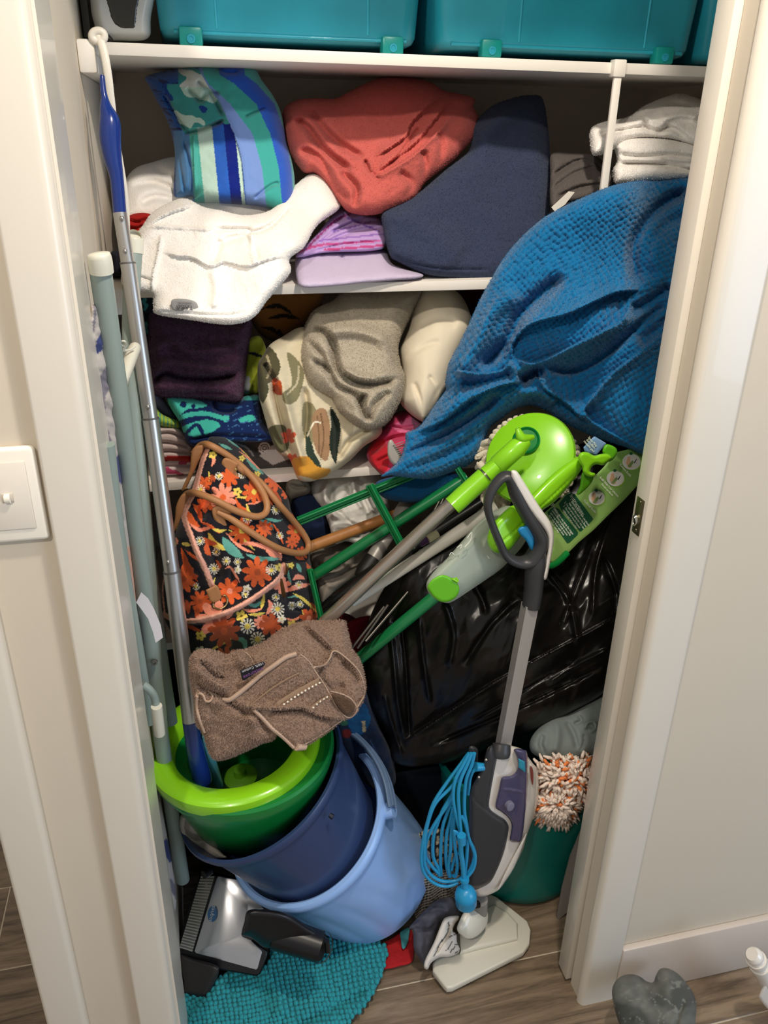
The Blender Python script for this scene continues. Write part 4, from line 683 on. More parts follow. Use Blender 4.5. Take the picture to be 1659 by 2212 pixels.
for L, Y in [([(390, 230), (440, 180), (500, 190), (430, 370), (340, 560), (300, 570), (370, 400)], 1.185), ([(250, 720), (300, 620), (380, 610), (330, 760), (260, 920), (215, 960), (240, 830)], 1.12), ([(680, 290), (660, 350), (730, 450), (785, 505), (818, 480), (785, 390), (810, 340), (730, 295)], 1.19), ([(573, 750), (600, 850), (695, 945), (718, 915), (690, 820), (760, 770), (640, 715)], 1.115)]:
    Y = onsurf('bag_body', *B(*np.mean(L, 0)), .004).y; tb = soft('handle_tab', bc(L), Y, tan, bag, bulge=.003, back=.004, rim=3, s=3)
    cx, cy = B(*L[-3]); lathe('rivet', A(cx, cy, Y-.006), (0, -1, .3), [(0, .0024), (.0012, .002), (.0016, 0)], mat('brass', '#b89a60', .3, 1), tb, segs=12)
tb = soft('strap_tab', bc([(515, 1470), (610, 1425), (635, 1450), (668, 1560), (590, 1590), (555, 1570)]), onsurf('bag_body', *B(590, 1500), .003).y, tan, bag, bulge=.002, back=.006, rim=2, s=3, smooth=False)
tube('d_ring', [onsurf('bag_body', *B(x, y), .004) for x, y in [(580, 1590), (590, 1625), (640, 1640), (695, 1610), (710, 1555), (690, 1520), (672, 1525)]], .0018, mat('antique_brass', '#a08c68', .3, 1), tb, segs=8)
tube('zip_pull', [onsurf('bag_body', *B(x, y), .004) for x, y in [(1190, 1370), (1200, 1440), (1215, 1530)]], [.002, .0035, .004], mat('antique_brass', '#a08c68', .3, 1), bag, ax=(1, .3), ref=(1, 0, 0), segs=8)
tube('zip_pull', [onsurf('bag_body', *B(x, y), .004) for x, y in [(1235, 1230), (1245, 1270), (1235, 1330)]], [.0015, .003, .002], mat('antique_brass', '#a08c68', .3, 1), bag, ax=(1, .3), ref=(1, 0, 0), segs=8)

# laundry behind the poles
pc = lambda L: C(620, 1000, 4.366, L)
tag(soft('khaki_bag', pc([(0, 170), (80, 140), (180, 170), (220, 230), (200, 290), (80, 330), (20, 350), (-10, 280)]), 1.36, cloth('khaki_cotton', '#6b665a'), bulge=.02, back=.05, rim=14, folds=[(pc([(20, 200), (100, 230), (180, 220)]), 4, -.01)]), 'khaki cloth tucked under the lower shelf beside the floral bag', 'cloth')
tag(soft('navy_cloth', pc([(50, 340), (100, 290), (200, 280), (290, 350), (350, 450), (410, 640), (380, 720), (200, 760), (80, 620), (30, 480)]), 1.38, cloth('deep_navy_cotton', '#18243f'), bulge=.03, back=.05, rim=20, folds=[(pc([(200, 290), (260, 420), (300, 600)]), 8, -.01)]), 'navy blue cloth between the floral bag and the white laundry', 'cloth')
wl = pc([(215, 240), (240, 160), (330, 120), (450, 90), (600, 80), (760, 70), (850, 80), (960, 300), (960, 480), (880, 620), (820, 760), (700, 780), (560, 740), (450, 760), (400, 600), (340, 440), (260, 340)])
tag(soft('white_laundry', wl, [(740, 1030, 1.42), (700, 1150, 1.33), (800, 1100, 1.38)], cloth('white_linen', '#cfcdc6'), bulge=.03, back=.05, rim=26, s=3.4, noise=[(.005, 40)],
     folds=[(pc([(420, 180), (360, 260), (370, 400)]), 7, .014), (pc([(440, 180), (420, 300), (450, 420), (600, 560), (760, 660)]), 6, -.016), (pc([(560, 200), (600, 260), (540, 400)]), 6, -.012), (pc([(400, 480), (560, 520), (700, 620)]), 7, .010), (pc([(700, 120), (700, 300), (780, 500)]), 6, -.012), (pc([(620, 140), (640, 300), (720, 440)]), 5, .01), (pc([(760, 200), (800, 360), (860, 500)]), 5, -.01), (pc([(440, 640), (560, 640), (700, 700)]), 5, -.010)]),
    'crumpled white and pale grey laundry under the lower shelf', 'laundry')
tag(soft('grey_laundry', pc([(220, 850), (420, 780), (560, 740), (800, 760), (840, 860), (720, 960), (640, 1080), (480, 1180), (340, 1330), (290, 1200), (250, 1000)]), [(700, 1180, 1.38), (700, 1300, 1.30)], cloth('taupe_linen', '#8f877c'), bulge=.03, back=.05, rim=26, s=3.6, noise=[(.005, 36)],
     folds=[(pc([(260, 950), (400, 1020), (560, 960)]), 7, -.012), (pc([(300, 1130), (420, 1100), (560, 1020), (700, 900)]), 7, -.012), (pc([(440, 800), (520, 880), (640, 860)]), 6, .01), (pc([(300, 1060), (420, 1160), (480, 1150)]), 6, .008)]),
    'taupe grey laundry lying below the white laundry behind the green poles', 'laundry')
# broom handle, green frame, poles
def pole(name, lab, cat, pts, r, m, **k):
    t = thing(name, lab, cat, tuple(A(*pts[0]))); tube('shaft', [V(*p) for p in pts], r, m, t, sm=False, segs=16, **k); return t
wood = mat('worn_wood', '#a8713c', .5, vary=(30, .25))
pole('broom', 'wooden broom handle crossing behind the green frame', 'broom', [(655, 1187, 1.30), (940, 1080, 1.34)], .0105, wood)
gr = mat('green_plastic', '#0f7a43', .35); grm = mat('green_metal', '#13713f', .25, coat=.5)
pole('green_rod', 'thick green pole running from the floral bag up under the blue blanket', 'pole', [(640, 1268, 1.30), (1010, 1030, 1.27)], .0105, grm)
t = pole('green_mop', 'green pole lying below the spray mop in front of the black sack', 'mop', [(755, 1440, 1.25), (950, 1280, 1.17), (1000, 1240, 1.19)], .0115, grm)
gf = thing('plastic_rack', 'green plastic frame of channelled bars lying over the laundry', 'rack', tuple(A(690, 1330, 1.2)))
def bar(L, w=.012, th=.008, m=gr):
    a, b = [V(*p) for p in L]; b0 = tube('bar', [a, b], w, m, gf, sm=False, segs=4, ax=(.95, .45), ref=(0, -.5, 1), sharp=20)
    for s in (-1, 1):
        d = (b-a).normalized(); u = Vector((0, -.5, 1)); u = (u-d*u.dot(d)).normalized(); n = d.cross(u); 
        if n.y > 0: n = -n
        o = u*s*w*.62+n*.004; tube('rail_lip', [a+o, b+o], .0022, m, b0, sm=False, segs=8)
bar([(645, 1124, 1.29), (905, 1018, 1.27)]); bar([(800, 1046, 1.265), (872, 1182, 1.225)]); bar([(672, 1230, 1.23), (697, 1338, 1.22)], .008); bar([(690, 1338, 1.22), (890, 1180, 1.23)], .009)
bar([(990, 1010, 1.27), (1015, 1050, 1.25)], .006)
steel = mat('brushed_steel', '#c2bbb0', .3, .85); alu = mat('matt_aluminium', '#b6b4b0', .38, .9)
gp_ = pole('vacuum_wand', 'grey tube with a black collar standing among the poles', 'vacuum wand', [(800, 1215, 1.27), (905, 1045, 1.36)], .014, mat('grey_tube', '#8f8c86', .4, .3))
tube('collar', [V(782, 1248, 1.255), V(790, 1232, 1.262), V(808, 1205, 1.272)], [.0155, .018, .0155], mat('black_rubber', '#131313', .5), gp_, sm=False)
tube('yellow_band', [V(768, 1265, 1.25), V(780, 1250, 1.255)], .010, mat('yellow_plastic', '#c9b52a', .4), gp_, sm=False)
pole('white_pole', 'white mop pole lying between the steel pole and the spray mop', 'pole', [(760, 1300, 1.235), (1075, 1095, 1.20)], [.010, .0125], mat('white_pole_paint', '#e4dfd3', .4))
blk = mat('black_gloss', '#121212', .25)
um = thing('umbrella', 'folded black umbrella lying under the steel pole', 'umbrella', tuple(A(700, 1320, 1.17)))
tube('canopy', [V(693, 1318, 1.25), V(760, 1270, 1.245), V(880, 1190, 1.24), V(1040, 1085, 1.25)], [.009, .016, .014, .010], blk, um, segs=8)
for k, (a, b) in enumerate([((760, 1400, 1.18), (830, 1310, 1.20)), ((772, 1400, 1.18), (838, 1306, 1.20)), ((790, 1385, 1.18), (905, 1250, 1.22)), ((905, 1190, 1.23), (960, 1072, 1.27)), ((915, 1185, 1.23), (965, 1075, 1.27)), ((895, 1185, 1.23), (950, 1080, 1.27))]): tube('rib', [V(*a), V(*b)], .0028, mat('umbrella_rib', '#6f6a62', .3, 1), um, sm=False, segs=8)
tube('tip', [V(925, 1165, 1.20), V(945, 1152, 1.205)], .007, mat('cream_tip', '#d8cfa8', .4), um, sm=False)
tube('purple_grip', [V(905, 1172, 1.205), V(928, 1160, 1.21)], .009, mat('purple_plastic', '#4a1f55', .4), um, sm=False)
tag(soft('red_bag_scrap', [(752, 1345), (800, 1330), (830, 1350), (800, 1395), (765, 1410), (748, 1385)], 1.34, cloth('dark_red', '#7c1420'), bulge=.02, back=.05, rim=10), 'dark red cloth scrap showing between the poles and the black sack', 'cloth')

# spin mop with steel pole
lime = plastic('lime_plastic', '#86cf1e', .28, coat=.3); limed = plastic('deep_green_plastic', '#0e7a35', .3)
sm = thing('spin_mop', 'round lime green mop head on a steel pole with white cotton strands', 'mop', tuple(A(1145, 985, 1.24)))
tube('pole', [V(700, 1345, 1.205), V(985, 1078, 1.165)], .0118, steel, sm, sm=False, segs=24)
for p_ in [(768, 1281, 1.1955), (830, 1223, 1.187)]: tube('pole_joint', [V(*p_), V(p_[0]+4, p_[1]-4, p_[2])], .0123, alu, sm, sm=False, segs=24)
tube('grip', [V(977, 1093, 1.148), V(1000, 1072, 1.15), V(1047, 1030, 1.155)], [.0165, .0168, .0165], lime, sm, sm=False, segs=24)
tube('collar', [V(1040, 1034, 1.155), V(1056, 1020, 1.157)], .011, steel, sm, sm=False)
tube('neck', [V(1050, 1026, 1.148), V(1072, 1007, 1.15), V(1076, 1004, 1.15), V(1118, 966, 1.148), V(1138, 950, 1.15)], [.0145, .0145, .0165, .0165, .010], lime, sm, sm=False, segs=24)
Pd, ad = frame(1144, 988, 1.42, 118, 17)
lathe('mop_plate', Pd, ad, [(-.018, 0), (-.018, .068), (-.012, .0765), (-.004, .0795), (.003, .0765), (.008, .064), (.011, .03), (.012, 0)], lime, sm, segs=72, sc=(1.05, .96), up=(.3, 0, .9))
hb, _ = frame(1137, 952, 1.415, 0, 0); lathe('hub', hb, ad, [(-.02, .024), (.004, .024), (.006, .022), (.002, .019), (.001, 0)], limed, sm, segs=40)
tube('swivel_ears', [V(1118, 925, 1.15), V(1128, 946, 1.145), V(1152, 944, 1.15)], [.004, .008, .004], lime, sm, segs=12)
strand = terry('cotton_strand', '#d8cfb8', 900, .5)
J = ([], []); r_ = random.Random(4)
def braid(a, b, c_, r=.0055, tw=9):
    pts = catmull(np.array([list(a), list(b), list(c_)]), 14)
    for ph in (0, 2.1, 4.2):
        q = []
        for i, p in enumerate(pts):
            th = tw*i/len(pts)*2.2+ph; q.append(p+np.array([math.cos(th), 0, math.sin(th)])*r*.55)
        tube('x', [Vector(p) for p in q], r*.62, None, segs=6, n=1, sm=False, join=J)
for i in range(46):
    an = 6.283*i/46; ex, ey = 1147+98*math.cos(an), 985+92*math.sin(an); k = r_.uniform(1.0, 1.14)
    if ey < 940: k = r_.uniform(.80, .88)
    elif ex < 1100: k = r_.uniform(1.12, 1.24)
    elif ex > 1150: k = r_.uniform(.98, 1.04)
    ey += 6
    fx, fy = 1147+(ex-1147)*k, 985+(ey-985)*k+r_.uniform(0, 14)
    braid(A(1147+(ex-1147)*.7, 985+(ey-985)*.7, 1.262), A(ex, ey, 1.262+r_.uniform(0, .02)), A(fx+r_.uniform(-8, 8), fy, 1.270+r_.uniform(0, .02)))
for i in range(26):
    x = r_.uniform(1035, 1095); y = r_.uniform(1000, 1110); braid(A(x, y, 1.255), A(x+r_.uniform(-8, 14), y+16, 1.245), A(x+r_.uniform(-16, 14), y+36, 1.25), .0065)
tag(link('mop_strands', np.vstack(J[0]), J[1], strand, sm), 'white twisted cotton strands', kind='stuff')

# spray mop with bottle, and its cardboard sleeve
sv = lambda L: C(850, 950, 4.1475, L)
sy = thing('spray_mop', 'lime green spray mop with a frosted bottle lying across the black sack', 'spray mop', tuple(A(1050, 1200, 1.15)))
frost = mat('frosted_plastic', '#c3cfc0', .35, trans=.35, alpha=.78)
soft('bottle', sv([(300, 1340), (300, 1270), (360, 1180), (480, 1060), (620, 900), (740, 760), (830, 690), (920, 630), (1030, 590), (1150, 640), (1200, 760), (1210, 850), (1150, 960), (1060, 1060), (960, 1160), (820, 1260), (700, 1340), (580, 1420), (500, 1460), (420, 1450), (350, 1410)]), [(940, 1290, 1.10), (1120, 1120, 1.15)], frost, sy, bulge=.026, back=.02, rim=32, s=4)
soft('bottle_cap', sv([(305, 1330), (330, 1270), (400, 1220), (470, 1215), (560, 1270), (590, 1340), (560, 1410), (490, 1450), (420, 1450), (360, 1410), (340, 1385)]), 1.072, plastic('cap_green', '#63b520', .35), sy, bulge=.004, back=.012, rim=5, s=3)
tube('cap_latch', [V(*sv([p_])[0], 1.068) for p_ in [(530, 1245), (575, 1270), (560, 1240)]], .0022, lime, sy, segs=8)
for k, L in enumerate([[(660, 880), (700, 830), (690, 900), (640, 960)], [(570, 965), (610, 940), (600, 975)], [(500, 1035), (520, 1010), (545, 1030)], [(840, 1040), (860, 1070), (850, 1050)]]):
    tube('bottle_mark', [V(*q_, 1.088+.004*k) for q_ in sv(L)], .0006, mat('emboss', '#e3e6dc', .4), sy, segs=6)
soft('spray_body', sv([(845, 930), (840, 860), (880, 760), (950, 680), (1060, 590), (1140, 600), (1250, 480), (1400, 330), (1560, 200), (1650, 150), (1700, 190), (1690, 260), (1560, 430), (1440, 560), (1330, 640), (1200, 790), (1100, 920), (1020, 1000), (930, 1015), (875, 985)]), [(1080, 1190, 1.095), (1240, 1010, 1.15)], lime, sy, bulge=.020, back=.014, rim=20, s=3,
     folds=[(sv([(880, 980), (1050, 850), (1250, 660), (1450, 480), (1640, 290)]), 1.6, -.003)])
ncr = lambda L: C(1130, 900, 5.72, L)
soft('swivel_joint', ncr([(680, 500), (720, 440), (800, 440), (880, 480), (960, 460), (1050, 460), (1100, 510), (1040, 570), (990, 600), (900, 590), (850, 620), (830, 680), (890, 700), (880, 740), (800, 740), (740, 690), (730, 620), (700, 580)]), 1.13, lime, sy, bulge=.010, back=.015, rim=7, s=3)
soft('spray_foot', ncr([(980, 420), (1030, 340), (1150, 390), (1150, 480), (1060, 560), (1000, 480)]), 1.15, plastic('cap_green', '#63b520', .35), sy, bulge=.006, back=.01, rim=5, s=3)
soft('lower_bracket', ncr([(730, 690), (800, 740), (870, 750), (820, 850), (700, 960), (660, 950), (700, 850)]), 1.155, plastic('cap_green', '#63b520', .35), sy, bulge=.006, back=.01, rim=5, s=3)
tube('foot_edge', [V(1135, 1212, 1.14), V(1190, 1222, 1.15), V(1225, 1195, 1.17)], .006, limed, sy, segs=10)
cdh = thing('card_sleeve', 'green printed cardboard sleeve with three round pictures beside the spray mop', 'packaging', tuple(A(1290, 1080, 1.16)))
cpl = pl3(A(1170, 1205, 1.165), A(1390, 960, 1.235), A(1200, 1040, 1.19))
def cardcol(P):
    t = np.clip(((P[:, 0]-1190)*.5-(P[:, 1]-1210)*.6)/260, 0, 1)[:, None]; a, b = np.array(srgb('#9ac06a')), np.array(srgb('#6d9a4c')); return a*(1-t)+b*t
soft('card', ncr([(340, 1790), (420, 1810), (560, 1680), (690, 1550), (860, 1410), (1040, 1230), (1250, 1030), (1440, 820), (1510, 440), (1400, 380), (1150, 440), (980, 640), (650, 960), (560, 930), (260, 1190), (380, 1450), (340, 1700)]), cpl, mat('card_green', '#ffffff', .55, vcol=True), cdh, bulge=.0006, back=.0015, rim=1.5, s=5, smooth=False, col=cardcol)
dkg = mat('card_dark_green', '#1f5a3c', .55)
def rel(name, L, m, push, **k): return plate(name, ncr(L), cpl, .0004, m, cdh, push=push, **k)
rel('printed_panel', [(570, 930), (640, 960), (866, 1262), (850, 1290), (720, 1415), (700, 1418), (470, 1150), (440, 1080)], dkg, .0016)
rel('printed_panel', [(300, 1180), (380, 1110), (440, 1140), (680, 1430), (675, 1460), (570, 1560), (545, 1565), (320, 1240)], dkg, .0016)
Nn = np.cross(A(1390, 960, 1.235)-A(1170, 1205, 1.165), A(1200, 1040, 1.19)-A(1170, 1205, 1.165)); Nn = Nn if Nn[1] < 0 else -Nn
ink = mat('card_white_ink', '#e4ecd8', .6)
def ctext(s, x, y, size, ang, sx=1.):
    p_ = ncr([(x, y)])[0]; text('lettering', s, p_[0], p_[1], float(cpl(np.array(p_[0]), np.array(p_[1]))), size, ang, ink, cdh, push=.0024, nrm=Nn, sx=sx)
ctext('Dry Instructions:', 640, 1045, .0105, -53); ctext('Priming:', 405, 1160, .0095, -53)
for i, s in enumerate(['1. Remove pad or pull out pieces', '   dust with dry pad on the floor', '2. Do not press spray for dry use', '3. Do not use wood cleaner', '   replace pad when soiled']): ctext(s, 700-i*32, 1185+i*18, .0054, -50)
for i, s in enumerate(['Before first use, spray the trigger', 'several times to prime the pump', 'and mop with a small amount', 'then mop floor until clean', 'at wash and dry']): ctext(s, 505-i*30, 1300+i*14, .0052, -50)
for (x, y, R_, n_) in [(910, 1005, 100, '3'), (1140, 765, 108, '2'), (1340, 560, 112, '1')]:
    cir = [(x+R_*math.cos(a), y+R_*.88*math.sin(a)) for a in np.linspace(0, 6.28, 33)[:-1]]
    rel('round_picture_rim', [(u+10, v+10) for u, v in cir], mat('card_lime', '#8fbf3a', .55), .0016)
    rel('round_picture', cir, mat('card_picture_white', '#d6d8d0', .55), .0024)
    rel('pictured_hand', [(x-70, y+10), (x-50, y-60), (x-20, y-70), (x-10, y+10), (x+10, y+60), (x-40, y+70)], mat('picture_skin', '#d9b08c', .6), .0030)
    rel('pictured_bottle', [(x-50, y+50), (x+10, y-20), (x+30, y), (x-20, y+70)], mat('picture_green', '#7f9a5c', .6), .0034)
    rel('pictured_nozzle', [(x+30, y+10), (x+60, y-40), (x+66, y-34), (x+40, y+16)], mat('picture_dark', '#3a4048', .6), .0034)
    nb = [(x-5+20*math.cos(a), y-R_*.92+18*math.sin(a)) for a in np.linspace(0, 6.28, 13)[:-1]]; rel('number_spot', nb, dkg, .003)
    ctext(n_, x-5, y-R_*.92, .006, -20)
ctext('Remove Bottle', 1265, 665, .0062, -42); ctext('Refill With Your Solution', 1065, 870, .0060, -42); ctext('Do not use bleach', 1040, 905, .0050, -42); ctext('To Install Bottle', 825, 1110, .0060, -42)
tg = soft('blue_tag', ncr([(745, 380), (800, 320), (880, 240), (1030, 330), (970, 400), (905, 475), (760, 430)]), 1.17, cloth('tag_blue', '#7fa3cf'), None, bulge=.001, back=.001, rim=2, s=4, smooth=False); tag(tg, 'pale blue printed swing tag poking out above the spray mop', 'tag')
for i, s in enumerate(['Spray Mop', 'microfibre', 'reusable pad']): p_ = ncr([(860+i*4-i*26, 310+i*28)])[0]; text('lettering', s, p_[0], p_[1], 1.168, .0058, -45, ink, tg)
# ---------------- black sack ----------------
sack = [(1395, 930), (1390, 1150), (1372, 1320), (1345, 1420), (1310, 1490), (1240, 1535), (1190, 1560), (1120, 1592), (1060, 1615), (1000, 1640), (930, 1652), (880, 1656), (845, 1640), (835, 1590), (800, 1530), (785, 1470), (782, 1400), (800, 1330), (850, 1240), (920, 1180), (980, 1120), (1050, 1080), (1150, 1020), (1250, 960)]
gb = mat('black_sack_plastic', '#12100f', .29, bump=(20, .7, 'noise', 8), spec=.5)
def sackdisp(P):
    a = ridged(P, 150, 31, 3, aniso=(3.2, 1), ang=-1.1)*.006+ridged(P, 60, 12, 2, aniso=(2.5, 1), ang=-.7)*.0022
    return a+.0014*ridged(P, 40, 17, 2, aniso=(5, 1), ang=-1.25)
tag(soft('rubbish_sack', sack, [(1200, 1000, 1.36), (1380, 950, 1.36), (800, 1400, 1.28), (1100, 1350, 1.17), (1350, 1350, 1.16), (900, 1640, 1.24), (1250, 1530, 1.16), (1380, 1130, 1.30), (1250, 1200, 1.26), (950, 1250, 1.24)], gb, bulge=.05, back=.09, rim=60, s=3.2, disp=sackdisp, noise=[(.006, 140)],
     folds=[([(870, 1605), (960, 1545), (1060, 1480), (1160, 1425), (1300, 1350), (1345, 1320)], 10, .020, 'R'), ([(930, 1610), (1050, 1560), (1180, 1500), (1300, 1440)], 5, -.010), ([(840, 1330), (850, 1420), (860, 1520), (875, 1600)], 5, .012), ([(865, 1330), (875, 1420), (880, 1500), (885, 1590)], 4, -.012), ([(905, 1330), (915, 1430), (930, 1520)], 5, .010),
            ([(1120, 1290), (1060, 1350), (1000, 1440)], 7, -.012), ([(1180, 1230), (1230, 1300), (1250, 1400)], 7, .012), ([(1280, 1180), (1250, 1260), (1210, 1360)], 6, -.010), ([(1330, 1100), (1290, 1220), (1280, 1330)], 6, .012), ([(1300, 1200), (1330, 1280), (1330, 1360)], 6, -.010), ([(960, 1300), (980, 1370), (970, 1440)], 6, .009), ([(990, 1200), (1040, 1290), (1050, 1330)], 6, .01), ([(830, 1500), (845, 1560), (870, 1640)], 4, .01),
            ([(1180, 1480), (1240, 1440), (1320, 1400)], 5, .010), ([(1010, 1560), (1100, 1510), (1200, 1450)], 4, -.007)]),
    'large shiny black plastic rubbish sack filling the right middle of the closet', 'rubbish bag')
sq = lambda L: C(750, 1400, 2.37, L)
tag(soft('grey_cushion', sq([(935, 480), (970, 420), (1050, 352), (1140, 330), (1240, 262), (1320, 222), (1420, 200), (1430, 480), (1360, 520), (1270, 548), (1130, 577), (1010, 567), (945, 535)]), [(1140, 1620, 1.12), (1300, 1500, 1.20), (1300, 1620, 1.12)], cloth('sage_grey_cotton', '#7f8987', vary=(14, .12)), bulge=.045, back=.06, rim=36, s=3.4, noise=(.002, 60),
     folds=[(sq([(1000, 440), (990, 490), (1010, 550)]), 6, -.010), (sq([(1060, 360), (1080, 440), (1060, 540)]), 8, .006), (sq([(1120, 370), (1160, 440), (1180, 520)]), 6, -.008), (sq([(1215, 420), (1230, 385), (1265, 378), (1270, 410), (1240, 430)]), 3.5, .009), (sq([(1230, 405), (1245, 395), (1255, 410)]), 3, -.008), (sq([(1210, 440), (1215, 480), (1190, 530)]), 3, -.006), (sq([(1180, 340), (1200, 370), (1160, 390)]), 4, -.010)]),
    'sage grey cushion squeezed between the black sack and the door edge', 'cushion')
# orange and white duster
du = thing('fringed_duster', 'orange and white fringed duster head above the teal bucket', 'duster', tuple(A(1200, 1720, 1.14)))
fw = terry('fringe_white', '#f7e6d8', 900, .3); fo = terry('fringe_orange', '#f28f52', 900, .3); r_ = random.Random(11)
core = soft('duster_core', sq([(1010, 640), (1060, 600), (1140, 590), (1240, 560), (1300, 560), (1290, 720), (1200, 770), (1170, 850), (1080, 900), (1000, 890), (970, 800), (1000, 720)]), [(1180, 1700, 1.10), (1250, 1650, 1.10)], fw, du, bulge=.03, back=.03, rim=26, s=5)
JW, JO = ([], []), ([], [])
for i in range(1000):
    t = r_.random()
    if t < .55: cx, cy, R_ = 1195+r_.uniform(0, 70), 1690-r_.uniform(0, 18), 44
    else: cx, cy, R_ = 1200+r_.uniform(-4, 8), 1738, 38
    an = r_.uniform(0, 6.28); rr = R_*math.sqrt(r_.random()); x, y = cx+rr*math.cos(an), cy+rr*math.sin(an)*.95
    Yb = 1.060+.040*(rr/R_)**2; L = r_.uniform(15, 30); a2 = an+r_.uniform(-.9, .9)
    dx, dy = L*math.cos(a2), L*math.sin(a2)*.8+4
    P1, P2, P3 = A(x, y, Yb), A(x+dx*.6, y+dy*.5, Yb-.012), A(x+dx, y+dy, Yb-r_.uniform(0, .010))
    oz = (snoise(np.array([[x, y]]), 15, 6, 1)[0]+r_.uniform(-.3, .3)) > .36
    tube('x', [Vector(P1), Vector(P2), Vector(P3)], [.0026, .0036, .0022], None, segs=5, n=1, sm=False, join=JO if oz else JW)
tag(link('fringe', np.vstack(JW[0]), JW[1], fw, du), 'white yarn strands', kind='stuff')
tag(link('fringe', np.vstack(JO[0]), JO[1], fo, du), 'orange yarn strands', kind='stuff')
# teal bucket on the floor
tb = thing('teal_bucket', 'large teal ribbed plastic bucket on the floor behind the steam mop', 'bucket', (.648, 1.285, 0))
tpl = mat('teal_bucket_plastic', '#04756a', .42, bump=(60, .1, 'noise'))
pr = [(.004, .0), (.004, .150), (.012, .158)]+[(.03+.0085*i, .160+.0002*i*5+(.0009 if i % 2 else 0)) for i in range(32)]+[(.31, .196), (.315, .205), (.33, .206), (.33, .199), (.30, .192), (.02, .152), (.02, 0)]
lathe('bucket_body', (.648, 1.285, 0), (0, 0, 1), pr, tpl, tb, segs=96)
tag(plate('grey_board', [(1268, 1780), (1256, 1792), (1232, 1850), (1214, 1920), (1203, 1978), (1205, 1988), (1224, 1972), (1246, 1945), (1262, 1925)], [(1260, 1790, 1.10), (1205, 1985, 1.088), (1250, 1950, 1.07)], .003, mat('grey_board', '#77706a', .6)), 'thin grey board leaning against the door edge beside the teal bucket', 'board')
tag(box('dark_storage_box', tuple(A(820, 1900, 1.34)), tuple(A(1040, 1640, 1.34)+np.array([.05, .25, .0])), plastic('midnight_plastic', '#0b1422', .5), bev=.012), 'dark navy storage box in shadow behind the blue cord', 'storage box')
mp_ = paint('#0d2340', [('spoly', [(745, 1545), (785, 1520), (800, 1560), (770, 1590)], '#0e4a78'), ('disc', 748, 1585, 10, '#6a1b1b'), ('disc', 742, 1560, 9, '#2b5f4a'), ('poly', [(781, 1558), (789, 1556), (790, 1578), (784, 1583)], '#a89a7a'), ('line', [(800, 1600), (815, 1630)], 2, '#27406e')])
tag(soft('dark_print_bag', [(725, 1560), (760, 1500), (790, 1490), (815, 1560), (850, 1640), (850, 1700), (800, 1700), (750, 1640)], 1.25, cloth('dark_print', '#ffffff', vcol=True), bulge=.03, back=.06, rim=20, s=3, col=mp_, noise=(.004, 30)), 'dark blue printed bag in shadow between the buckets and the black sack', 'bag')
tag(soft('red_cloth_below', [(690, 1340), (760, 1330), (830, 1420), (800, 1560), (700, 1560), (640, 1450)], 1.36, cloth('wine_cloth', '#4a1018'), bulge=.03, back=.05, rim=20), 'wine red cloth in shadow behind the brown towel', 'cloth')
tag(soft('shade_sheet', [(330, 1400), (560, 1380), (760, 1420), (900, 1600), (1150, 1620), (1330, 1640), (1330, 1800), (950, 1900), (880, 1920), (500, 1900), (330, 1850)], 1.46, cloth('shade_sheet_black', '#08090c'), bulge=.04, back=.08, rim=40, s=7, noise=(.01, 90)), 'near-black sheet added for the deep shade at the back of the closet floor', 'blanket')  # added near-black sheet standing in for the darkness behind the buckets

# ---------------- nested buckets ----------------
def cone(name, P, ax, prof, m, par, **k): return lathe(name, P, ax, prof, m, par, **k)
# light blue tub
lb_ = plastic('light_blue_plastic', '#92baf4', .33, coat=.2); Pl, al = frame(660, 1769, 1.70, 143, 38)
bl_ = thing('light_blue_bucket', 'large light blue bucket with swirled ribs, outermost of the nested buckets', 'bucket', tuple(Pl-al*.3))
RL = .170
def swirl(th, t): return 1+.016*abs(math.sin(9*th+t*9+.6*math.sin(t*14)))*min(1, max(0, (-.03-t)*12))*(1 if t > -.27 else 0)
cone('bucket_wall', Pl, al, [(-.285, 0), (-.293, .02), (-.293, .140), (-.285, .148)]+[(-.272+.02*i, .149+.0009*i) for i in range(13)]+[(-.018, .160), (-.016, RL-.002), (-.008, RL+.001), (.002, RL+.001), (.007, RL-.003), (.008, RL-.010), (.004, RL-.014), (-.05, .152), (-.275, .140), (-.275, 0)], lb_, bl_, segs=156, mod=swirl)
rr_ = Vector(RT); 
def onring(P, ax, R_, px, py):
    d = ray(px, py); d = d/np.linalg.norm(d); t = ((P-CAM)@ax)/(d@ax); q = CAM+d*t-P; q /= np.linalg.norm(q); return q
q0 = onring(Pl, al, RL, 838, 1745); q1 = np.cross(al, q0)
if q1[2] < 0: q1 = -q1
lug = Pl+q0*(RL+.010)-al*.012
tube('handle_lug', [Vector(lug-q0*.012), Vector(lug+q0*.006)], [.016, .014], lb_, bl_, sm=False)
hg = plastic('slate_handle', '#5f7695', .35)
pts = []
for i in range(15):
    an = math.pi*i/14*.95; pts.append(Vector(Pl+q0*(RL+.016)*math.cos(an)+(q1*.93+al*.36)*(RL+.014)*math.sin(an)+al*(.000)))
hd = tube('carry_handle', pts, .0125, hg, bl_, segs=16, ax=(1.25, .45), ref=al, n=5)
for s_ in (-.6, .6): tube('handle_ridge', [p+Vector(al)*(.0125*s_)+(p-Vector(Pl)).normalized()*.006 for p in pts], .0022, hg, hd, segs=6, n=4)
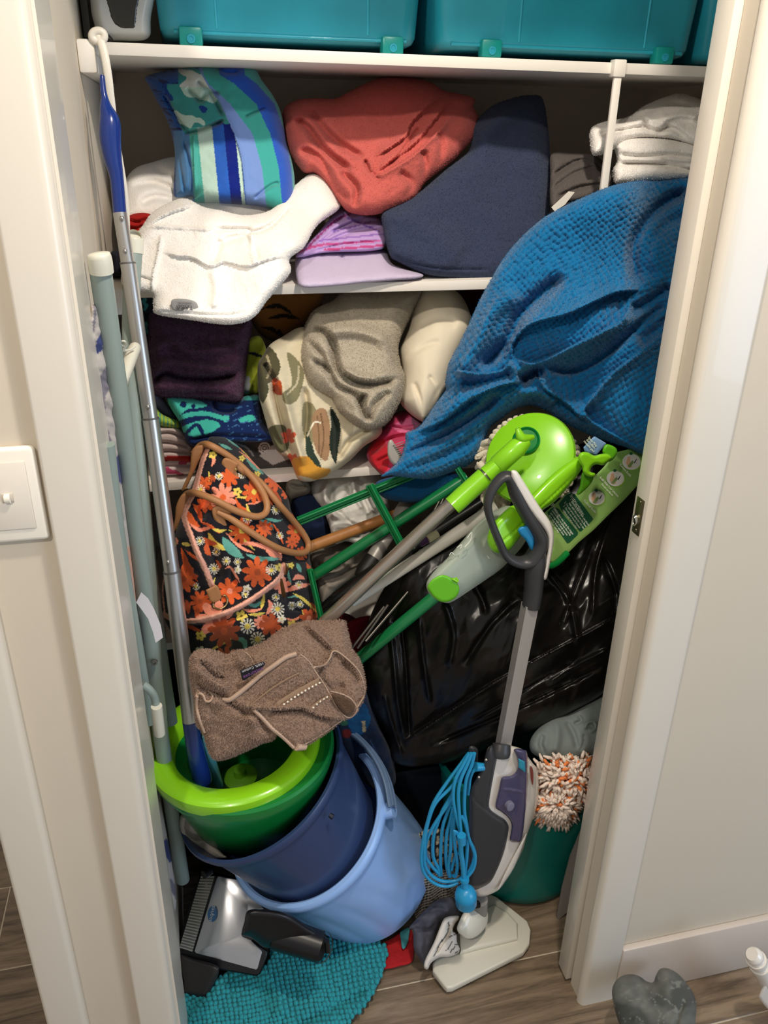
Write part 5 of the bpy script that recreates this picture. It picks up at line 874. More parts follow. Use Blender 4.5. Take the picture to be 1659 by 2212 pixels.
# dark blue bucket
db = plastic('dark_blue_plastic', '#2f4068', .36, coat=.15); Pd2, ad2 = frame(561, 1677, 1.58, 135, 49)
bd = thing('dark_blue_bucket', 'dark blue bucket nested inside the light blue one', 'bucket', tuple(Pd2-ad2*.2))
RD = .170
cone('bucket_wall', Pd2, ad2, [(-.225, 0), (-.230, .125), (-.225, .131), (-.03, .159), (-.012, .161), (-.010, RD-.002), (0, RD+.001), (.006, RD-.001), (.006, RD-.007), (-.03, .155), (-.215, .125), (-.215, 0)], db, bd, segs=120)
qn = onring(Pd2, ad2, RD, 705, 1745); e_ = Pd2+qn*.170-ad2*.030
tube('rim_notch', [Vector(e_), Vector(e_-ad2*.004+qn*.006)], [.004, .005], plastic('dark_notch', '#141c30', .5), bd, sm=False, segs=6)
# green spin bucket
Pg, ag = frame(507, 1604, 1.50, 103, 43.5)
bg = thing('mop_bucket', 'dark green spin mop bucket with a lime rim, innermost of the nested buckets', 'bucket', tuple(Pg-ag*.15))
gd_ = plastic('bucket_green', '#0b7a36', .3, coat=.3); RG = .145; uG = (1, 0, -.25)
SCG = (1.04, .98)
cone('bucket_wall', Pg+np.array([.018, 0, 0]), ag, [(-.165, 0), (-.170, .105), (-.163, .113), (-.035, .1475), (-.022, .1505), (-.010, .1500), (-.006, .146), (-.010, .12), (-.02, .100), (-.14, .085), (-.145, 0)], gd_, bg, segs=96, sc=SCG, up=uG)
cone('lime_rim', Pg, ag, [(-.020, RG-.003), (-.004, RG+.000), (.006, RG-.001), (.010, RG-.006), (.012, RG-.014), (.009, RG-.036), (.004, RG-.041), (-.02, RG-.046), (-.03, RG-.045), (-.02, RG-.03)], plastic('rim_lime', '#8ed41c', .25, coat=.4), bg, segs=96, sc=SCG, up=uG)
cone('spin_basket', Pg-ag*.10, ag, [(0, 0), (.0, .028), (.012, .030), (.016, .024), (.018, .012), (.030, .010), (.032, 0)], plastic('basket_lime', '#5f9a1c', .4), bg, segs=40)
hp = soft('rim_clip', C(250, 1300, 2.37, [(215, 935), (240, 950), (300, 1000), (370, 1015), (400, 1030), (415, 1070), (400, 1098), (340, 1085), (270, 1030), (225, 985)]), [(340, 1700, 1.085), (425, 1760, 1.032)], plastic('clip_green', '#12834a', .3, coat=.3), bg, bulge=.006, back=.03, rim=6, s=3)
# white rag wedged
wr = tag(soft('white_rag', C(250, 1300, 2.37, [(335, 1090), (370, 1100), (400, 1110), (470, 1190), (540, 1280), (570, 1310), (500, 1305), (400, 1260), (350, 1210), (328, 1150)]), [(390, 1770, 1.13), (480, 1850, 1.10)], terry('rag_white', '#b9b4aa', 600, .8), bulge=.02, back=.02, rim=12, s=3, folds=[(C(250, 1300, 2.37, [(370, 1110), (370, 1180), (420, 1210), (460, 1200)]), 5, -.014)]), 'dirty white rag wedged between the green and dark blue buckets', 'rag')

# ---------------- brown towel ----------------
DEEPER[0] = .07
tw = lambda L: C(390, 1330, 4.046, L)
bt = thing('brown_towel', 'brown towel with a black label draped over the green bucket rim', 'towel', tuple(A(590, 1500, 1.05)))
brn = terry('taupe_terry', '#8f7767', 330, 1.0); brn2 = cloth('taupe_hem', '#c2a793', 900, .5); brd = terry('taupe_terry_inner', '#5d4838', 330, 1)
def shag(P): return .0022*np.abs(snoise(P, 5.5, 3, 2))+.0012*snoise(P, 3, 5, 1)
soft('towel_back', tw([(430, 330), (560, 300), (720, 240), (820, 170), (900, 110), (960, 90), (1040, 60), (1100, 50), (1250, 50), (1420, 45), (1450, 110), (1470, 200), (1500, 300), (1560, 380), (1600, 520), (1612, 640), (1580, 760), (1540, 800), (1400, 840), (1100, 880), (700, 850), (440, 700), (380, 500)]), [(740, 1340, 1.12), (780, 1500, 1.02), (500, 1450, 1.03), (640, 1540, .985)], brn, bt, bulge=.03, back=.025, rim=26, s=2.6, disp=shag, noise=(.003, 40),
     folds=[(tw([(1060, 70), (1180, 180), (1280, 270), (1320, 310)]), 7, -.012), (tw([(1110, 60), (1200, 160), (1330, 290)]), 7, .012), (tw([(1170, 450), (1270, 430), (1320, 330), (1350, 310), (1480, 400), (1560, 500), (1600, 620)]), 4, .009), (tw([(1400, 400), (1500, 500), (1570, 600)]), 7, -.012), (tw([(1150, 560), (1300, 640), (1450, 620)]), 12, -.008)])
soft('towel_left', tw([(85, 470), (95, 370), (130, 320), (220, 300), (320, 320), (400, 350), (470, 330), (540, 308), (590, 350), (640, 430), (700, 500), (800, 560), (820, 800), (830, 1050), (700, 1110), (560, 1180), (440, 1230), (330, 1255), (270, 1220), (230, 1110), (200, 1020), (150, 960), (130, 860), (130, 740), (110, 640)]), [(410, 1420, 1.00), (470, 1630, .955), (590, 1560, .95), (540, 1420, 1.01)], brn, bt, bulge=.028, back=.02, rim=24, s=2.6, disp=shag, noise=(.003, 36),
     folds=[(tw([(170, 390), (230, 460), (300, 530), (400, 550)]), 6, -.018), (tw([(100, 450), (200, 500), (300, 580), (420, 640)]), 8, .010), (tw([(130, 560), (200, 640), (330, 690), (440, 760), (560, 850), (640, 870)]), 7, -.020), (tw([(480, 330), (560, 420), (620, 470)]), 7, .010), (tw([(240, 760), (400, 740), (560, 860), (700, 960)]), 10, .008), (tw([(650, 820), (720, 950), (820, 1040)]), 9, -.010)])
soft('towel_front', tw([(430, 720), (560, 620), (700, 500), (820, 420), (920, 350), (1000, 325), (1070, 335), (1130, 400), (1190, 510), (1260, 600), (1310, 660), (1400, 690), (1480, 730), (1545, 800), (1530, 850), (1470, 890), (1400, 920), (1300, 1000), (1180, 1080), (1080, 1140), (1040, 1170), (990, 1155), (900, 1060), (800, 1000), (700, 920), (620, 830), (520, 800)]), [(500, 1500, .965), (650, 1420, .975), (760, 1530, .965), (650, 1610, .925)], brn, bt, bulge=.014, back=.01, rim=14, s=2.4, disp=shag,
     folds=[(tw([(470, 780), (620, 800), (850, 810), (1050, 800), (1200, 860), (1340, 890), (1440, 890)]), 7, .016, 'L'), (tw([(480, 800), (620, 830), (850, 830), (1050, 825), (1200, 880), (1340, 910)]), 6, -.012), (tw([(1330, 680), (1380, 800), (1450, 880)]), 6, -.008)])
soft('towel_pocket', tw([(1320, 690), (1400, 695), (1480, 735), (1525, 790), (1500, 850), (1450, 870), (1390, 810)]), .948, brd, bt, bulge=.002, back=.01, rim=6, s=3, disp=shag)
def hem(L, r, Y, m=brn2, on=None):
    P3 = []
    for q_ in tw(L):
        c_ = [onsurf(n_, *q_, r*.5+.0012) for n_ in ('towel_back', 'towel_left', 'towel_front') if np.min((SURF[n_][0][:, 0]-q_[0])**2+(SURF[n_][0][:, 1]-q_[1])**2) < 30]
        P3.append(min(c_, key=lambda v: (v-Vector(CAM)).length) if c_ else V(*q_, Y[0]))
    return tube('hem', P3, r, m, bt, segs=10, ax=(1, .55), ref=ray(600, 1500)*-1.)
hem([(990, 1150), (900, 1065), (800, 985), (720, 900), (640, 820)], .0060, (.912, .938))
hem([(380, 735), (440, 730), (560, 640), (700, 520), (820, 435), (920, 365), (1010, 335)], .0070, (.945, .955))
hem([(1050, 340), (1120, 400), (1190, 510), (1260, 610), (1320, 720), (1380, 820), (1450, 885), (1500, 880), (1540, 820), (1500, 740), (1420, 690), (1310, 662)], .0026, (.95, .94))
hem([(1170, 450), (1250, 435), (1300, 380), (1330, 315), (1380, 320), (1480, 400), (1560, 490), (1600, 600), (1600, 700), (1550, 790)], .0026, (.985, .975))
hem([(140, 700), (170, 680), (200, 700), (220, 745), (260, 745), (280, 700), (240, 655), (230, 650)], .0034, (.955, .955)); hem([(150, 690), (145, 780), (160, 880), (210, 1010)], .0050, (.955, .945)); hem([(230, 650), (300, 690), (380, 735)], .0034, (.95, .945))
hem([(545, 310), (600, 350), (640, 430)], .0026, (.975, .97)); hem([(1040, 1150), (1180, 1070), (1300, 990), (1420, 905)], .0022, (.912, .93))
tube('rolled_corner', [onsurf('towel_front', *tw([(1010, 1145)])[0], .002), onsurf('towel_front', *tw([(1085, 1140)])[0], .002)], .0062, brn2, bt, sm=False)
band = cloth('band_satin', '#a98a6f', 900, .2); dot = mat('band_dots', '#efe4d0', .5)
for w_, (x0, y0, x1, y1) in ((.0085, (840, 790, 1205, 575)), (.004, (1140, 810, 1290, 710)), (.0022, (610, 790, 1040, 500))):
    n_ = 12; tube('woven_band', [onsurf('towel_front', *tw([(x0+(x1-x0)*i/n_, y0+(y1-y0)*i/n_-(26*math.sin(math.pi*i/n_) if w_ < .003 else 8*math.sin(math.pi*i/n_)))])[0], .0030) for i in range(n_+1)], w_, band, bt, segs=8, ax=(1, .12), ref=(0, -.2, 1))
for row, k_, (x0, y0, x1, y1) in ((0, 11, (862, 768, 1195, 560)), (1, 11, (905, 775, 1215, 588)), (2, 5, (1160, 805, 1280, 712))):
    for i in range(k_):
        x = x0+(x1-x0)*i/(k_-1); y = y0+(y1-y0)*i/(k_-1)-8*math.sin(math.pi*i/(k_-1)); c0 = onsurf('towel_front', *tw([(x, y)])[0], .0036)
        sphere('stitched_dot', c0, .0020, dot, bt, sc=(1, .5, 1.1), seg=8)
lbk = soft('care_label', tw([(520, 480), (640, 430), (720, 400), (745, 420), (700, 470), (560, 565), (540, 565)]), .955, cloth('label_black', '#24242b', 1500, .1), bt, bulge=.0008, back=.001, rim=2, s=3, smooth=False)
text('lettering', '100% Cotton', *tw([(632, 452)])[0], .950, .0065, 200, mat('label_grey_ink', '#c9c6c6', .6), lbk)
text('lettering', 'backirose', *tw([(636, 500)])[0], .950, .0085, 202, mat('label_purple_ink', '#7a4a86', .6), lbk)

brp = cloth('taupe_loops', '#a28979', 900, .2)
for nm, cnt, sd in (('towel_back', 16000, 1), ('towel_left', 20000, 2), ('towel_front', 13000, 3)): pile(bpy.data.objects[nm], cnt, .0036, .0011, brp, seed=sd)
# ---------------- telescopic window pole, and stick in the bucket ----------------
wpo = thing('telescopic_pole', 'telescopic silver pole with blue grips standing in the green bucket', 'pole', tuple(A(440, 1690, 1.04)))
nav = plastic('cobalt_plastic', '#183480', .22, coat=.4); satin = mat('satin_aluminium', '#c3c2c0', .32, .85)
def PP(x, y): f = (y-165)/(1690-165); return V(x, y, 1.235+(1.025-1.235)*f)
tube('blue_grip', [PP(221, 163), PP(221, 170), PP(223, 195), PP(226, 212), PP(229, 232), PP(237, 262), PP(238, 300), PP(243, 340), PP(252, 385), PP(259, 462)], [.0030, .0036, .0042, .0050, .0085, .0140, .0146, .0125, .0095, .0092], nav, wpo, segs=20, n=5)
tube('upper_tube', [PP(259, 460), PP(276, 568)], .0097, satin, wpo, sm=False, segs=24)
tube('middle_tube', [PP(276, 566), PP(325, 903)], .0110, satin, wpo, sm=False, segs=24)
tube('lower_tube', [PP(325, 902), PP(371, 1232)], .0122, satin, wpo, sm=False, segs=24)
tube('lowest_tube', [PP(371, 1232), PP(412, 1560)], .0135, satin, wpo, sm=False, segs=24)
tube('blue_foot', [PP(412, 1556), PP(424, 1630), PP(438, 1685), PP(440, 1692)], [.0142, .0150, .0160, .010], nav, wpo, segs=20)
for x, y in ((264, 470), (271, 540), (320, 874), (363, 1207)): sphere('lock_button', PP(x, y)+Vector((0, -.011, 0)), .0036, alu, wpo, seg=10)
for x, y in ((276, 567), (325, 902), (371, 1232)): tube('tube_ring', [PP(x, y), PP(x+.6, y+4)], .0136 if y > 1200 else (.0124 if y > 900 else .0112), mat('dark_seam', '#6f6d6b', .5, .5), wpo, sm=False, segs=24)
st = thing('blue_stick', 'pale turquoise plastic stick standing in the green bucket beside the pole', 'stick', tuple(A(470, 1690, 1.06)))
tube('stick', [V(446, 1590, 1.03), V(456, 1640, 1.05), V(472, 1698, 1.07)], [.0075, .0085, .0095], plastic('turquoise_clear', '#5aa9b5', .2, coat=.5), st, ax=(1, .6), ref=(1, 0, 0))

DEEPER[0] = 0.0
# ---------------- ironing board on the left wall ----------------
ib = thing('ironing_board', 'pale grey-green ironing board folded against the left wall with white end caps', 'ironing board', tuple(A(330, 1500, 1.1)))
sg = mat('sage_metal', '#93a29c', .4); cap = plastic('cap_white', '#e2e0d0', .35)
def IP(x, y, Y=None): return V(x, y, Y if Y is not None else 1.13-(y-545)/1100*.02)
tube('leg_tube', [V(217, 585, 1.02), V(262, 900, 1.05), V(300, 1200, 1.08), V(338, 1500, 1.11), V(352, 1620, 1.12), V(395, 1900, 1.16)], .0128, sg, ib, segs=20)
tube('leg_cap', [V(211, 545, 1.015), V(212, 549, 1.015), V(215, 560, 1.016), V(219, 588, 1.019)], [.006, .0125, .0140, .0140], cap, ib, segs=20)
tube('leg_tube', [V(289, 545, 1.30), V(285, 620, 1.28), V(283, 760, 1.24), V(300, 1000, 1.20), V(330, 1300, 1.18), V(368, 1560, 1.18)], .0125, sg, ib, segs=20)
tube('leg_cap', [V(289, 512, 1.305), V(289, 516, 1.305), V(289, 548, 1.30)], [.010, .0140, .0140], cap, ib, segs=20)
tube('leg_tube', [V(232, 960, 1.00), V(262, 1200, 1.02), V(300, 1420, 1.05), V(322, 1560, 1.08)], .009, sg, ib, segs=16)
lathe('rivet', A(333, 1430, 1.085), (.1, -1, .1), [(0, .0055), (.003, .005), (.003, .0025), (.001, .002), (.001, 0)], mat('dull_nickel', '#8a8a86', .3, 1), ib, segs=20)
tube('cross_brace', [V(262, 825, 1.06), V(288, 760, 1.16), V(292, 752, 1.18)], .0085, cap, ib, segs=12)
tube('wire_hook', [V(272, 748, 1.11), V(262, 745, 1.10), V(262, 738, 1.10), V(270, 738, 1.10), V(272, 748, 1.11), V(265, 757, 1.11), V(282, 755, 1.13), V(292, 748, 1.14)], .0014, cap, ib, segs=8)
tube('foot_bar', [V(308, 1478, 1.03), V(325, 1492, 1.03), V(336, 1515, 1.035), V(345, 1580, 1.04)], .006, sg, ib)
tube('foot_sleeve', [V(338, 1525, 1.03), V(345, 1585, 1.04)], .0085, cap, ib, sm=False)
def covc(P):
    c = np.tile(srgb('#b9b2ad'), (len(P), 1)); n = snoise(P, 70, 21, 2, aniso=(1, 2)); c[n > .1] = srgb('#7b7681'); c[n > .45] = srgb('#d9cfc6'); c[(n < -.5)] = srgb('#3c4678'); c[(P[:, 1] > 1180) & (P[:, 1] < 1300)] = srgb('#cf9f8c'); return c
soft('padded_cover', [(196, 672), (212, 668), (228, 740), (238, 800), (262, 860), (272, 900), (262, 930), (255, 960), (268, 1080), (280, 1180), (292, 1280), (305, 1420), (312, 1560), (360, 1800), (380, 1960), (330, 1960), (285, 1560), (250, 1250), (215, 950), (200, 800)], [(200, 680, 1.02), (250, 1000, 1.05), (340, 1900, 1.10)], cloth('board_cover', '#ffffff', 900, .3, vcol=True), ib, bulge=.010, back=.02, rim=10, s=4, col=covc, noise=(.006, 40))
tag(plate('white_tag', C(0, 900, 3.6875, [(1085, 1480), (1125, 1400), (1180, 1450), (1230, 1540), (1280, 1660), (1298, 1760), (1240, 1802), (1220, 1720), (1180, 1610), (1130, 1540)]), [(300, 1290, 1.045), (350, 1380, 1.035)], .0006, cloth('tag_paper', '#dedadf', 900, .05)), 'white curled paper tag hanging from the ironing board', 'tag')

# ---------------- steam mop ----------------
hc = lambda L: C(980, 980, 5.53, L)
stm = thing('steam_mop', 'grey and white upright steam mop with a blue cord standing in front', 'steam mop', tuple(Z(1040, 2040, 0)))
chg = plastic('charcoal_plastic', '#38393c', .38); glw = plastic('gloss_white', '#e6e1da', .2, coat=.4); cyb = plastic('cyan_plastic', '#1d7fb4', .35)
YH = 1.075
def HP(L, Y=YH): return [V(x, y, Y) for x, y in hc(L)]
hnd = tube('grip_loop', HP([(650, 270), (560, 300), (460, 430), (410, 560), (415, 690), (470, 870), (540, 1040), (610, 1190), (700, 1270), (820, 1300), (930, 1260), (1010, 1130), (1030, 1010), (970, 880), (860, 700), (760, 500), (700, 330)]), [.0085, .0072, .0068, .0066, .0062, .0062, .0064, .0068, .0080, .0095, .0120, .0125, .0125, .0118, .0115, .0115, .0100], chg, stm, closed=True, segs=20, ax=(1.5, 1), ref=(0, 1, 0), n=6)
tube('neck', HP([(1000, 1150), (985, 1300), (965, 1450), (950, 1650), (925, 1815)]), [.014, .0165, .0158, .0152, .0148], chg, stm, segs=24, ax=(1.2, 1), ref=(0, 1, 0))
soft('back_shell', hc([(690, 200), (740, 200), (780, 240), (900, 430), (1040, 650), (1140, 790), (1185, 900), (1197, 1010), (1180, 1160), (1140, 1370), (1112, 1490), (1085, 1508), (1062, 1475), (1100, 1290), (1128, 1100), (1120, 980), (1060, 870), (940, 720), (820, 540), (700, 310), (685, 240)]), YH-.008, glw, stm, bulge=.010, back=.016, rim=7, s=3)
soft('trigger', hc([(765, 920), (790, 880), (850, 860), (900, 862), (960, 960), (968, 1050), (940, 1152), (905, 1120), (860, 1035), (800, 975)]), YH-.003, cyb, stm, bulge=.006, back=.010, rim=5, s=3)
tube('steel_tube', [V(1145, 1305, YH), V(1080, 1645, 1.06)], [.0158, .0150], mat('anodised_grey', '#aaa6a3', .4, .35), stm, sm=False, segs=4, ref=(.72, .69, 0))
sb = lambda L: C(880, 1590, 5.18, L)
YB = 1.055
soft('main_body', sb([(880, 180), (930, 110), (1050, 90), (1180, 110), (1290, 150), (1345, 225), (1400, 300), (1462, 400), (1466, 700), (1430, 850), (1340, 1110), (1290, 1280), (1200, 1460), (1090, 1640), (1010, 1730), (880, 1790), (790, 1795), (755, 1750), (700, 1680), (690, 1500), (680, 1200), (690, 900), (700, 620), (790, 430), (850, 300)]), YB, glw, stm, bulge=.030, back=.045, rim=30, s=3.4)
dk = soft('dark_panel', sb([(880, 180), (930, 110), (950, 110), (1000, 230), (1010, 232), (985, 360), (940, 600), (918, 760), (935, 820), (1010, 880), (1090, 930), (1130, 990), (1135, 1050), (1100, 1240), (1040, 1420), (960, 1590), (900, 1660), (820, 1700), (760, 1720), (690, 1690), (680, 1500), (680, 1200), (690, 900), (700, 620), (790, 430), (850, 300)]), YB-.016, chg, stm, bulge=.022, back=.02, rim=14, s=3.4, folds=[(sb([(710, 600), (760, 720), (860, 810), (930, 850)]), 2, -.002), (sb([(700, 1640), (820, 1640), (900, 1600)]), 2, -.002)])
tube('neck_socket', [V(*sb([(1055, 90)])[0], 1.045), V(*sb([(1045, 180)])[0], 1.038), V(*sb([(1040, 220)])[0], 1.036)], [.0165, .0178, .0165], chg, stm, ax=(.9, 1), ref=(0, 1, 0), segs=24)
pur = mat('smoky_purple', '#4a4666', .12, coat=.6)
soft('water_tank', sb([(1045, 480), (1080, 450), (1160, 440), (1210, 400), (1232, 340), (1225, 250), (1190, 150), (1290, 150), (1345, 225), (1335, 700), (1320, 860), (1280, 1160), (1210, 1190), (1145, 1165), (1165, 1010), (1130, 920), (1050, 850), (990, 810), (985, 750), (1020, 600)]), YB-.022, pur, stm, bulge=.012, back=.02, rim=7, s=3, folds=[(sb([(1060, 600), (1180, 610), (1330, 640)]), 1.8, .002), (sb([(1275, 430), (1270, 800), (1240, 1150)]), 1.8, .002)])
lathe('tank_cap', A(*sb([(1155, 790)])[0], YB-.036), (.2, -1, .1), [(-.01, .0085), (.001, .0080), (.002, .006), (.001, 0)], mat('tank_cap_grey', '#77758a', .35), stm, segs=24, sc=(1.2, 1))
soft('tank_button', sb([(1243, 250), (1315, 285), (1322, 410), (1245, 355)]), YB-.036, plastic('button_teal', '#2a8fa8', .35), stm, bulge=.002, back=.006, rim=4, s=3, smooth=False)
soft('dial_recess', sb([(1362, 320), (1395, 320), (1418, 400), (1415, 560), (1400, 575), (1372, 500), (1362, 400)]), YB-.030, plastic('recess_white', '#cfc7bd', .3), stm, bulge=.003, back=.006, rim=4, s=2.5)
soft('dial_window', sb([(1373, 340), (1392, 345), (1410, 410), (1405, 550), (1382, 490), (1375, 420)]), YB-.034, plastic('dial_red', '#7a3a30', .4), stm, bulge=.001, back=.003, rim=3, s=2.5)
soft('side_rib', sb([(1300, 1140), (1330, 1110), (1200, 1460), (1080, 1640), (1010, 1730), (1060, 1600), (1180, 1360)]), YB-.018, glw, stm, bulge=.004, back=.01, rim=5, s=3)  # low rib down the side, in the body's own white
for x, y in ((880, 265), (800, 460)): sphere('screw', V(*sb([(x, y)])[0], YB-.034), .0028, steel, stm, seg=8)
# cord
cc_ = plastic('cord_blue', '#2594c6', .32, coat=.2); cr_ = thing('power_cord', None, None, tuple(A(*sb([(600, 1000)])[0], YB))); cr_.parent = stm; cr_.location = WP[cr_.name]-WP[stm.name]
def cordt(L, Y0=1.02, Y1=None, r=.0033):
    n_ = len(L); Y1 = Y1 or Y0; tube('cord_loop', [V(x, y, Y0+(Y1-Y0)*i/(n_-1)) for i, (x, y) in enumerate(sb(L))], r, cc_, cr_, segs=10, n=7)
soft('cord_hook', sb([(690, 120), (740, 110), (790, 160), (780, 330), (720, 230), (690, 200)]), YB+.002, chg, stm, bulge=.01, back=.02, rim=6, s=4)
tube('cord_collar', [V(*sb([(760, 345)])[0], 1.03), V(*sb([(850, 345)])[0], 1.032)], [.0085, .0072], cc_, cr_, sm=False)
cordt([(770, 370), (730, 400), (700, 480), (690, 570), (680, 650)], 1.03, 1.035)
cordt([(690, 190), (620, 330), (540, 480), (515, 620), (520, 760), (560, 950), (590, 1060), (610, 1120)], 1.022, 1.012)
cordt([(720, 190), (670, 320), (600, 480), (570, 640), (580, 860), (600, 1080)], 1.020, 1.010)
cordt([(750, 190), (720, 320), (660, 480), (640, 660), (640, 860), (670, 1050), (670, 1250), (660, 1400), (640, 1560)], 1.020, 1.014)
cordt([(680, 200), (600, 310), (400, 580), (290, 760), (230, 950), (180, 1150), (155, 1350), (175, 1500), (240, 1600), (340, 1665), (460, 1680), (570, 1640)], 1.03, 1.016)
cordt([(660, 340), (500, 560), (330, 730), (250, 900), (200, 1120), (190, 1320), (200, 1450), (270, 1560), (380, 1620), (500, 1625), (600, 1590), (700, 1500), (750, 1350), (730, 1250), (690, 1150), (650, 980), (610, 900)], 1.028, 1.012)
cordt([(520, 560), (480, 720), (360, 900), (280, 1030), (220, 1160), (200, 1330), (260, 1440), (340, 1530)], 1.034, 1.03)
cordt([(510, 640), (400, 820), (330, 1000), (290, 1150), (290, 1350), (345, 1480), (355, 1560)], 1.036, 1.03)
cordt([(500, 700), (440, 880), (400, 1000), (380, 1150), (370, 1400), (380, 1560)], 1.04, 1.034)
cordt([(510, 800), (480, 950), (440, 1100), (430, 1300), (440, 1450), (470, 1570)], 1.036, 1.03)
cordt([(515, 880), (490, 1100), (480, 1300), (460, 1460), (480, 1570)], 1.032, 1.026)
cordt([(520, 900), (520, 1100), (540, 1300), (560, 1450), (540, 1560), (510, 1560)], 1.028, 1.024)
cordt([(560, 1300), (520, 1400), (490, 1500)], 1.036, 1.03)
cordt([(600, 1180), (600, 1300), (620, 1440), (635, 1600)], 1.006, 1.002, .0048)
cordt([(700, 1180), (740, 1260), (760, 1360), (740, 1480), (670, 1580)], 1.018, 1.012)
tube('cord_clip', [V(*sb([(605, 1110)])[0], 1.0), V(*sb([(610, 1200)])[0], 1.0)], [.0082, .0078], cc_, cr_, sm=False, segs=20)
soft('clip_hook', sb([(510, 1055), (560, 1060), (575, 1090), (545, 1110), (550, 1140), (570, 1160), (560, 1175), (525, 1150)]), 1.004, cc_, cr_, bulge=.003, back=.006, rim=4, s=3)
p1_, p2_ = V(*sb([(640, 1600)])[0], 1.0), V(*sb([(660, 1890)])[0], .993); axp = (p2_-p1_).normalized(); Lp = (p2_-p1_).length
lathe('mains_plug', p1_, axp, [(-.002, 0), (-.002, .0085), (.004, .0088), (.005, .0062), (.020, .0075), (.021, .011), (.028, .0175), (.036, .0205), (.046, .0210), (.047, .0204), (Lp-.004, .0200), (Lp, .0185), (Lp, 0)], cc_, cr_, segs=36)
for k_ in (-1, 1): tube('plug_pin', [p2_+Vector((k_*.008, 0, 0))-axp*.002, p2_+Vector((k_*.008, 0, 0))+axp*.010], .0024, steel, cr_, sm=False, segs=8, ax=(1, .4), ref=(1, 0, 0))
# foot
fc = lambda L: C(850, 1800, 3.318, L)
fo_ = plastic('foot_white', '#dcd9cb', .3, coat=.2); pad = plastic('pad_charcoal', '#20222a', .6)
fout = fc([(281, 925), (300, 895), (470, 700), (600, 520), (640, 450), (700, 434), (745, 455), (960, 625), (985, 690), (975, 790), (930, 850), (420, 1105), (385, 1108), (365, 1090), (283, 985)])
plate('microfibre_pad', [(x, y+5) for x, y in fout], zplane(.004), .004, pad, stm, ext=(0, 0, -1), bev=.001)
plate('foot_plate', fout, zplane(.024), .016, fo_, stm, ext=(0, 0, -1), bev=.004, segs=3)
plate('foot_deck', fc([(478, 850), (470, 700), (600, 560), (720, 500), (820, 560), (892, 640), (892, 745), (600, 815)]), zplane(.036), .014, fo_, stm, ext=(0, 0, -1), bev=.006, segs=3)
soft('foot_pivot', fc([(455, 690), (480, 610), (510, 560), (560, 530), (640, 520), (676, 570), (670, 650), (620, 720), (555, 755), (500, 742)]), [(1010, 2000, 1.045), (1030, 1960, 1.07)], fo_, stm, bulge=.026, back=.03, rim=26, s=3)
tube('pivot_neck', [V(*fc([(620, 470)])[0], 1.06), V(*fc([(610, 560)])[0], 1.07)], [.016, .018], plastic('pivot_grey', '#8a8984', .4), stm, sm=False, segs=20)
tube('pivot_axle', [V(*fc([(560, 520)])[0], 1.045), V(*fc([(605, 510)])[0], 1.05)], .008, blk, stm, sm=False)

# clothes on the floor
tag(soft('grey_shirt', fc([(110, 680), (180, 600), (280, 500), (340, 470), (420, 460), (465, 520), (470, 590), (380, 610), (330, 640), (290, 760), (250, 860), (225, 940), (180, 890), (145, 820), (140, 700)]), [(890, 2000, 1.07), (985, 1940, 1.11), (920, 2080, 1.035)], cloth('slate_cotton_2', '#54545f'), bulge=.03, back=.03, rim=18, s=3.4, noise=(.004, 30), folds=[(fc([(130, 680), (250, 690), (320, 640)]), 5, -.01), (fc([(240, 560), (320, 540), (400, 560)]), 5, .008), (fc([(200, 620), (230, 760), (220, 880)]), 6, -.008)]), 'slate grey cotton shirt crumpled beside the steam mop foot', 'shirt')
sp_ = [('line', fc([(395, 640), (390, 700), (330, 800), (290, 880)]), 1.1, '#2a2a2e'), ('line', fc([(400, 745), (450, 720)]), 1.1, '#2a2a2e'), ('line', fc([(380, 840), (420, 780)]), 1.1, '#2a2a2e'), ('line', fc([(410, 850), (440, 810)]), 1.1, '#2a2a2e'), ('line', fc([(440, 800), (468, 798)]), 1.3, '#2a2a2e'), ('line', fc([(440, 860), (470, 840)]), 1.3, '#2a2a2e')]
tag(soft('striped_cloth', fc([(370, 605), (460, 590), (470, 610), (440, 650), (425, 700), (450, 720), (455, 780), (475, 830), (460, 860), (400, 885), (330, 890), (270, 930), (245, 975), (218, 960), (230, 900), (290, 780), (330, 680)]), [(960, 1990, 1.055), (930, 2080, 1.01), (985, 2050, 1.03)], cloth('white_stripe_cotton', '#ffffff', vcol=True), bulge=.014, back=.02, rim=9, s=2.4, col=paint('#dcd6cd', sp_), folds=[(fc([(390, 640), (395, 720), (340, 800), (300, 870)]), 3, -.008), (fc([(430, 640), (425, 700), (400, 760)]), 3, .008)]), 'white cloth with thin dark stripes lying on the steam mop foot', 'cloth')
rf = [(815, 2050), (830, 2035), (848, 2025), (865, 2010), (888, 2008), (893, 2030), (891, 2076), (860, 2088), (838, 2093), (820, 2090)]
tag(soft('red_floor_cloth', rf, zplane(.008), cloth('red_flannel', '#b3262a', 700, .5), bulge=.006, back=.004, rim=5, s=3, noise=(.002, 20)), 'red cloth on the floor under the light blue bucket', 'cloth')
tag(soft('turquoise_ribbon', [(865, 2012), (884, 2004), (883, 2024), (880, 2038), (873, 2050), (868, 2046), (866, 2030)], zplane(.022), cloth('turquoise_ribbon', '#4b9aa6'), bulge=.002, back=.002, rim=3, s=3), 'short turquoise ribbon lying on the red floor cloth', 'ribbon')
def zig(P): return np.where((np.sin((P[:, 0]*.5+P[:, 1])*1.1+2*np.sin(P[:, 0]*.16)) > 0)[:, None], srgb('#b5ada0'), srgb('#101014'))
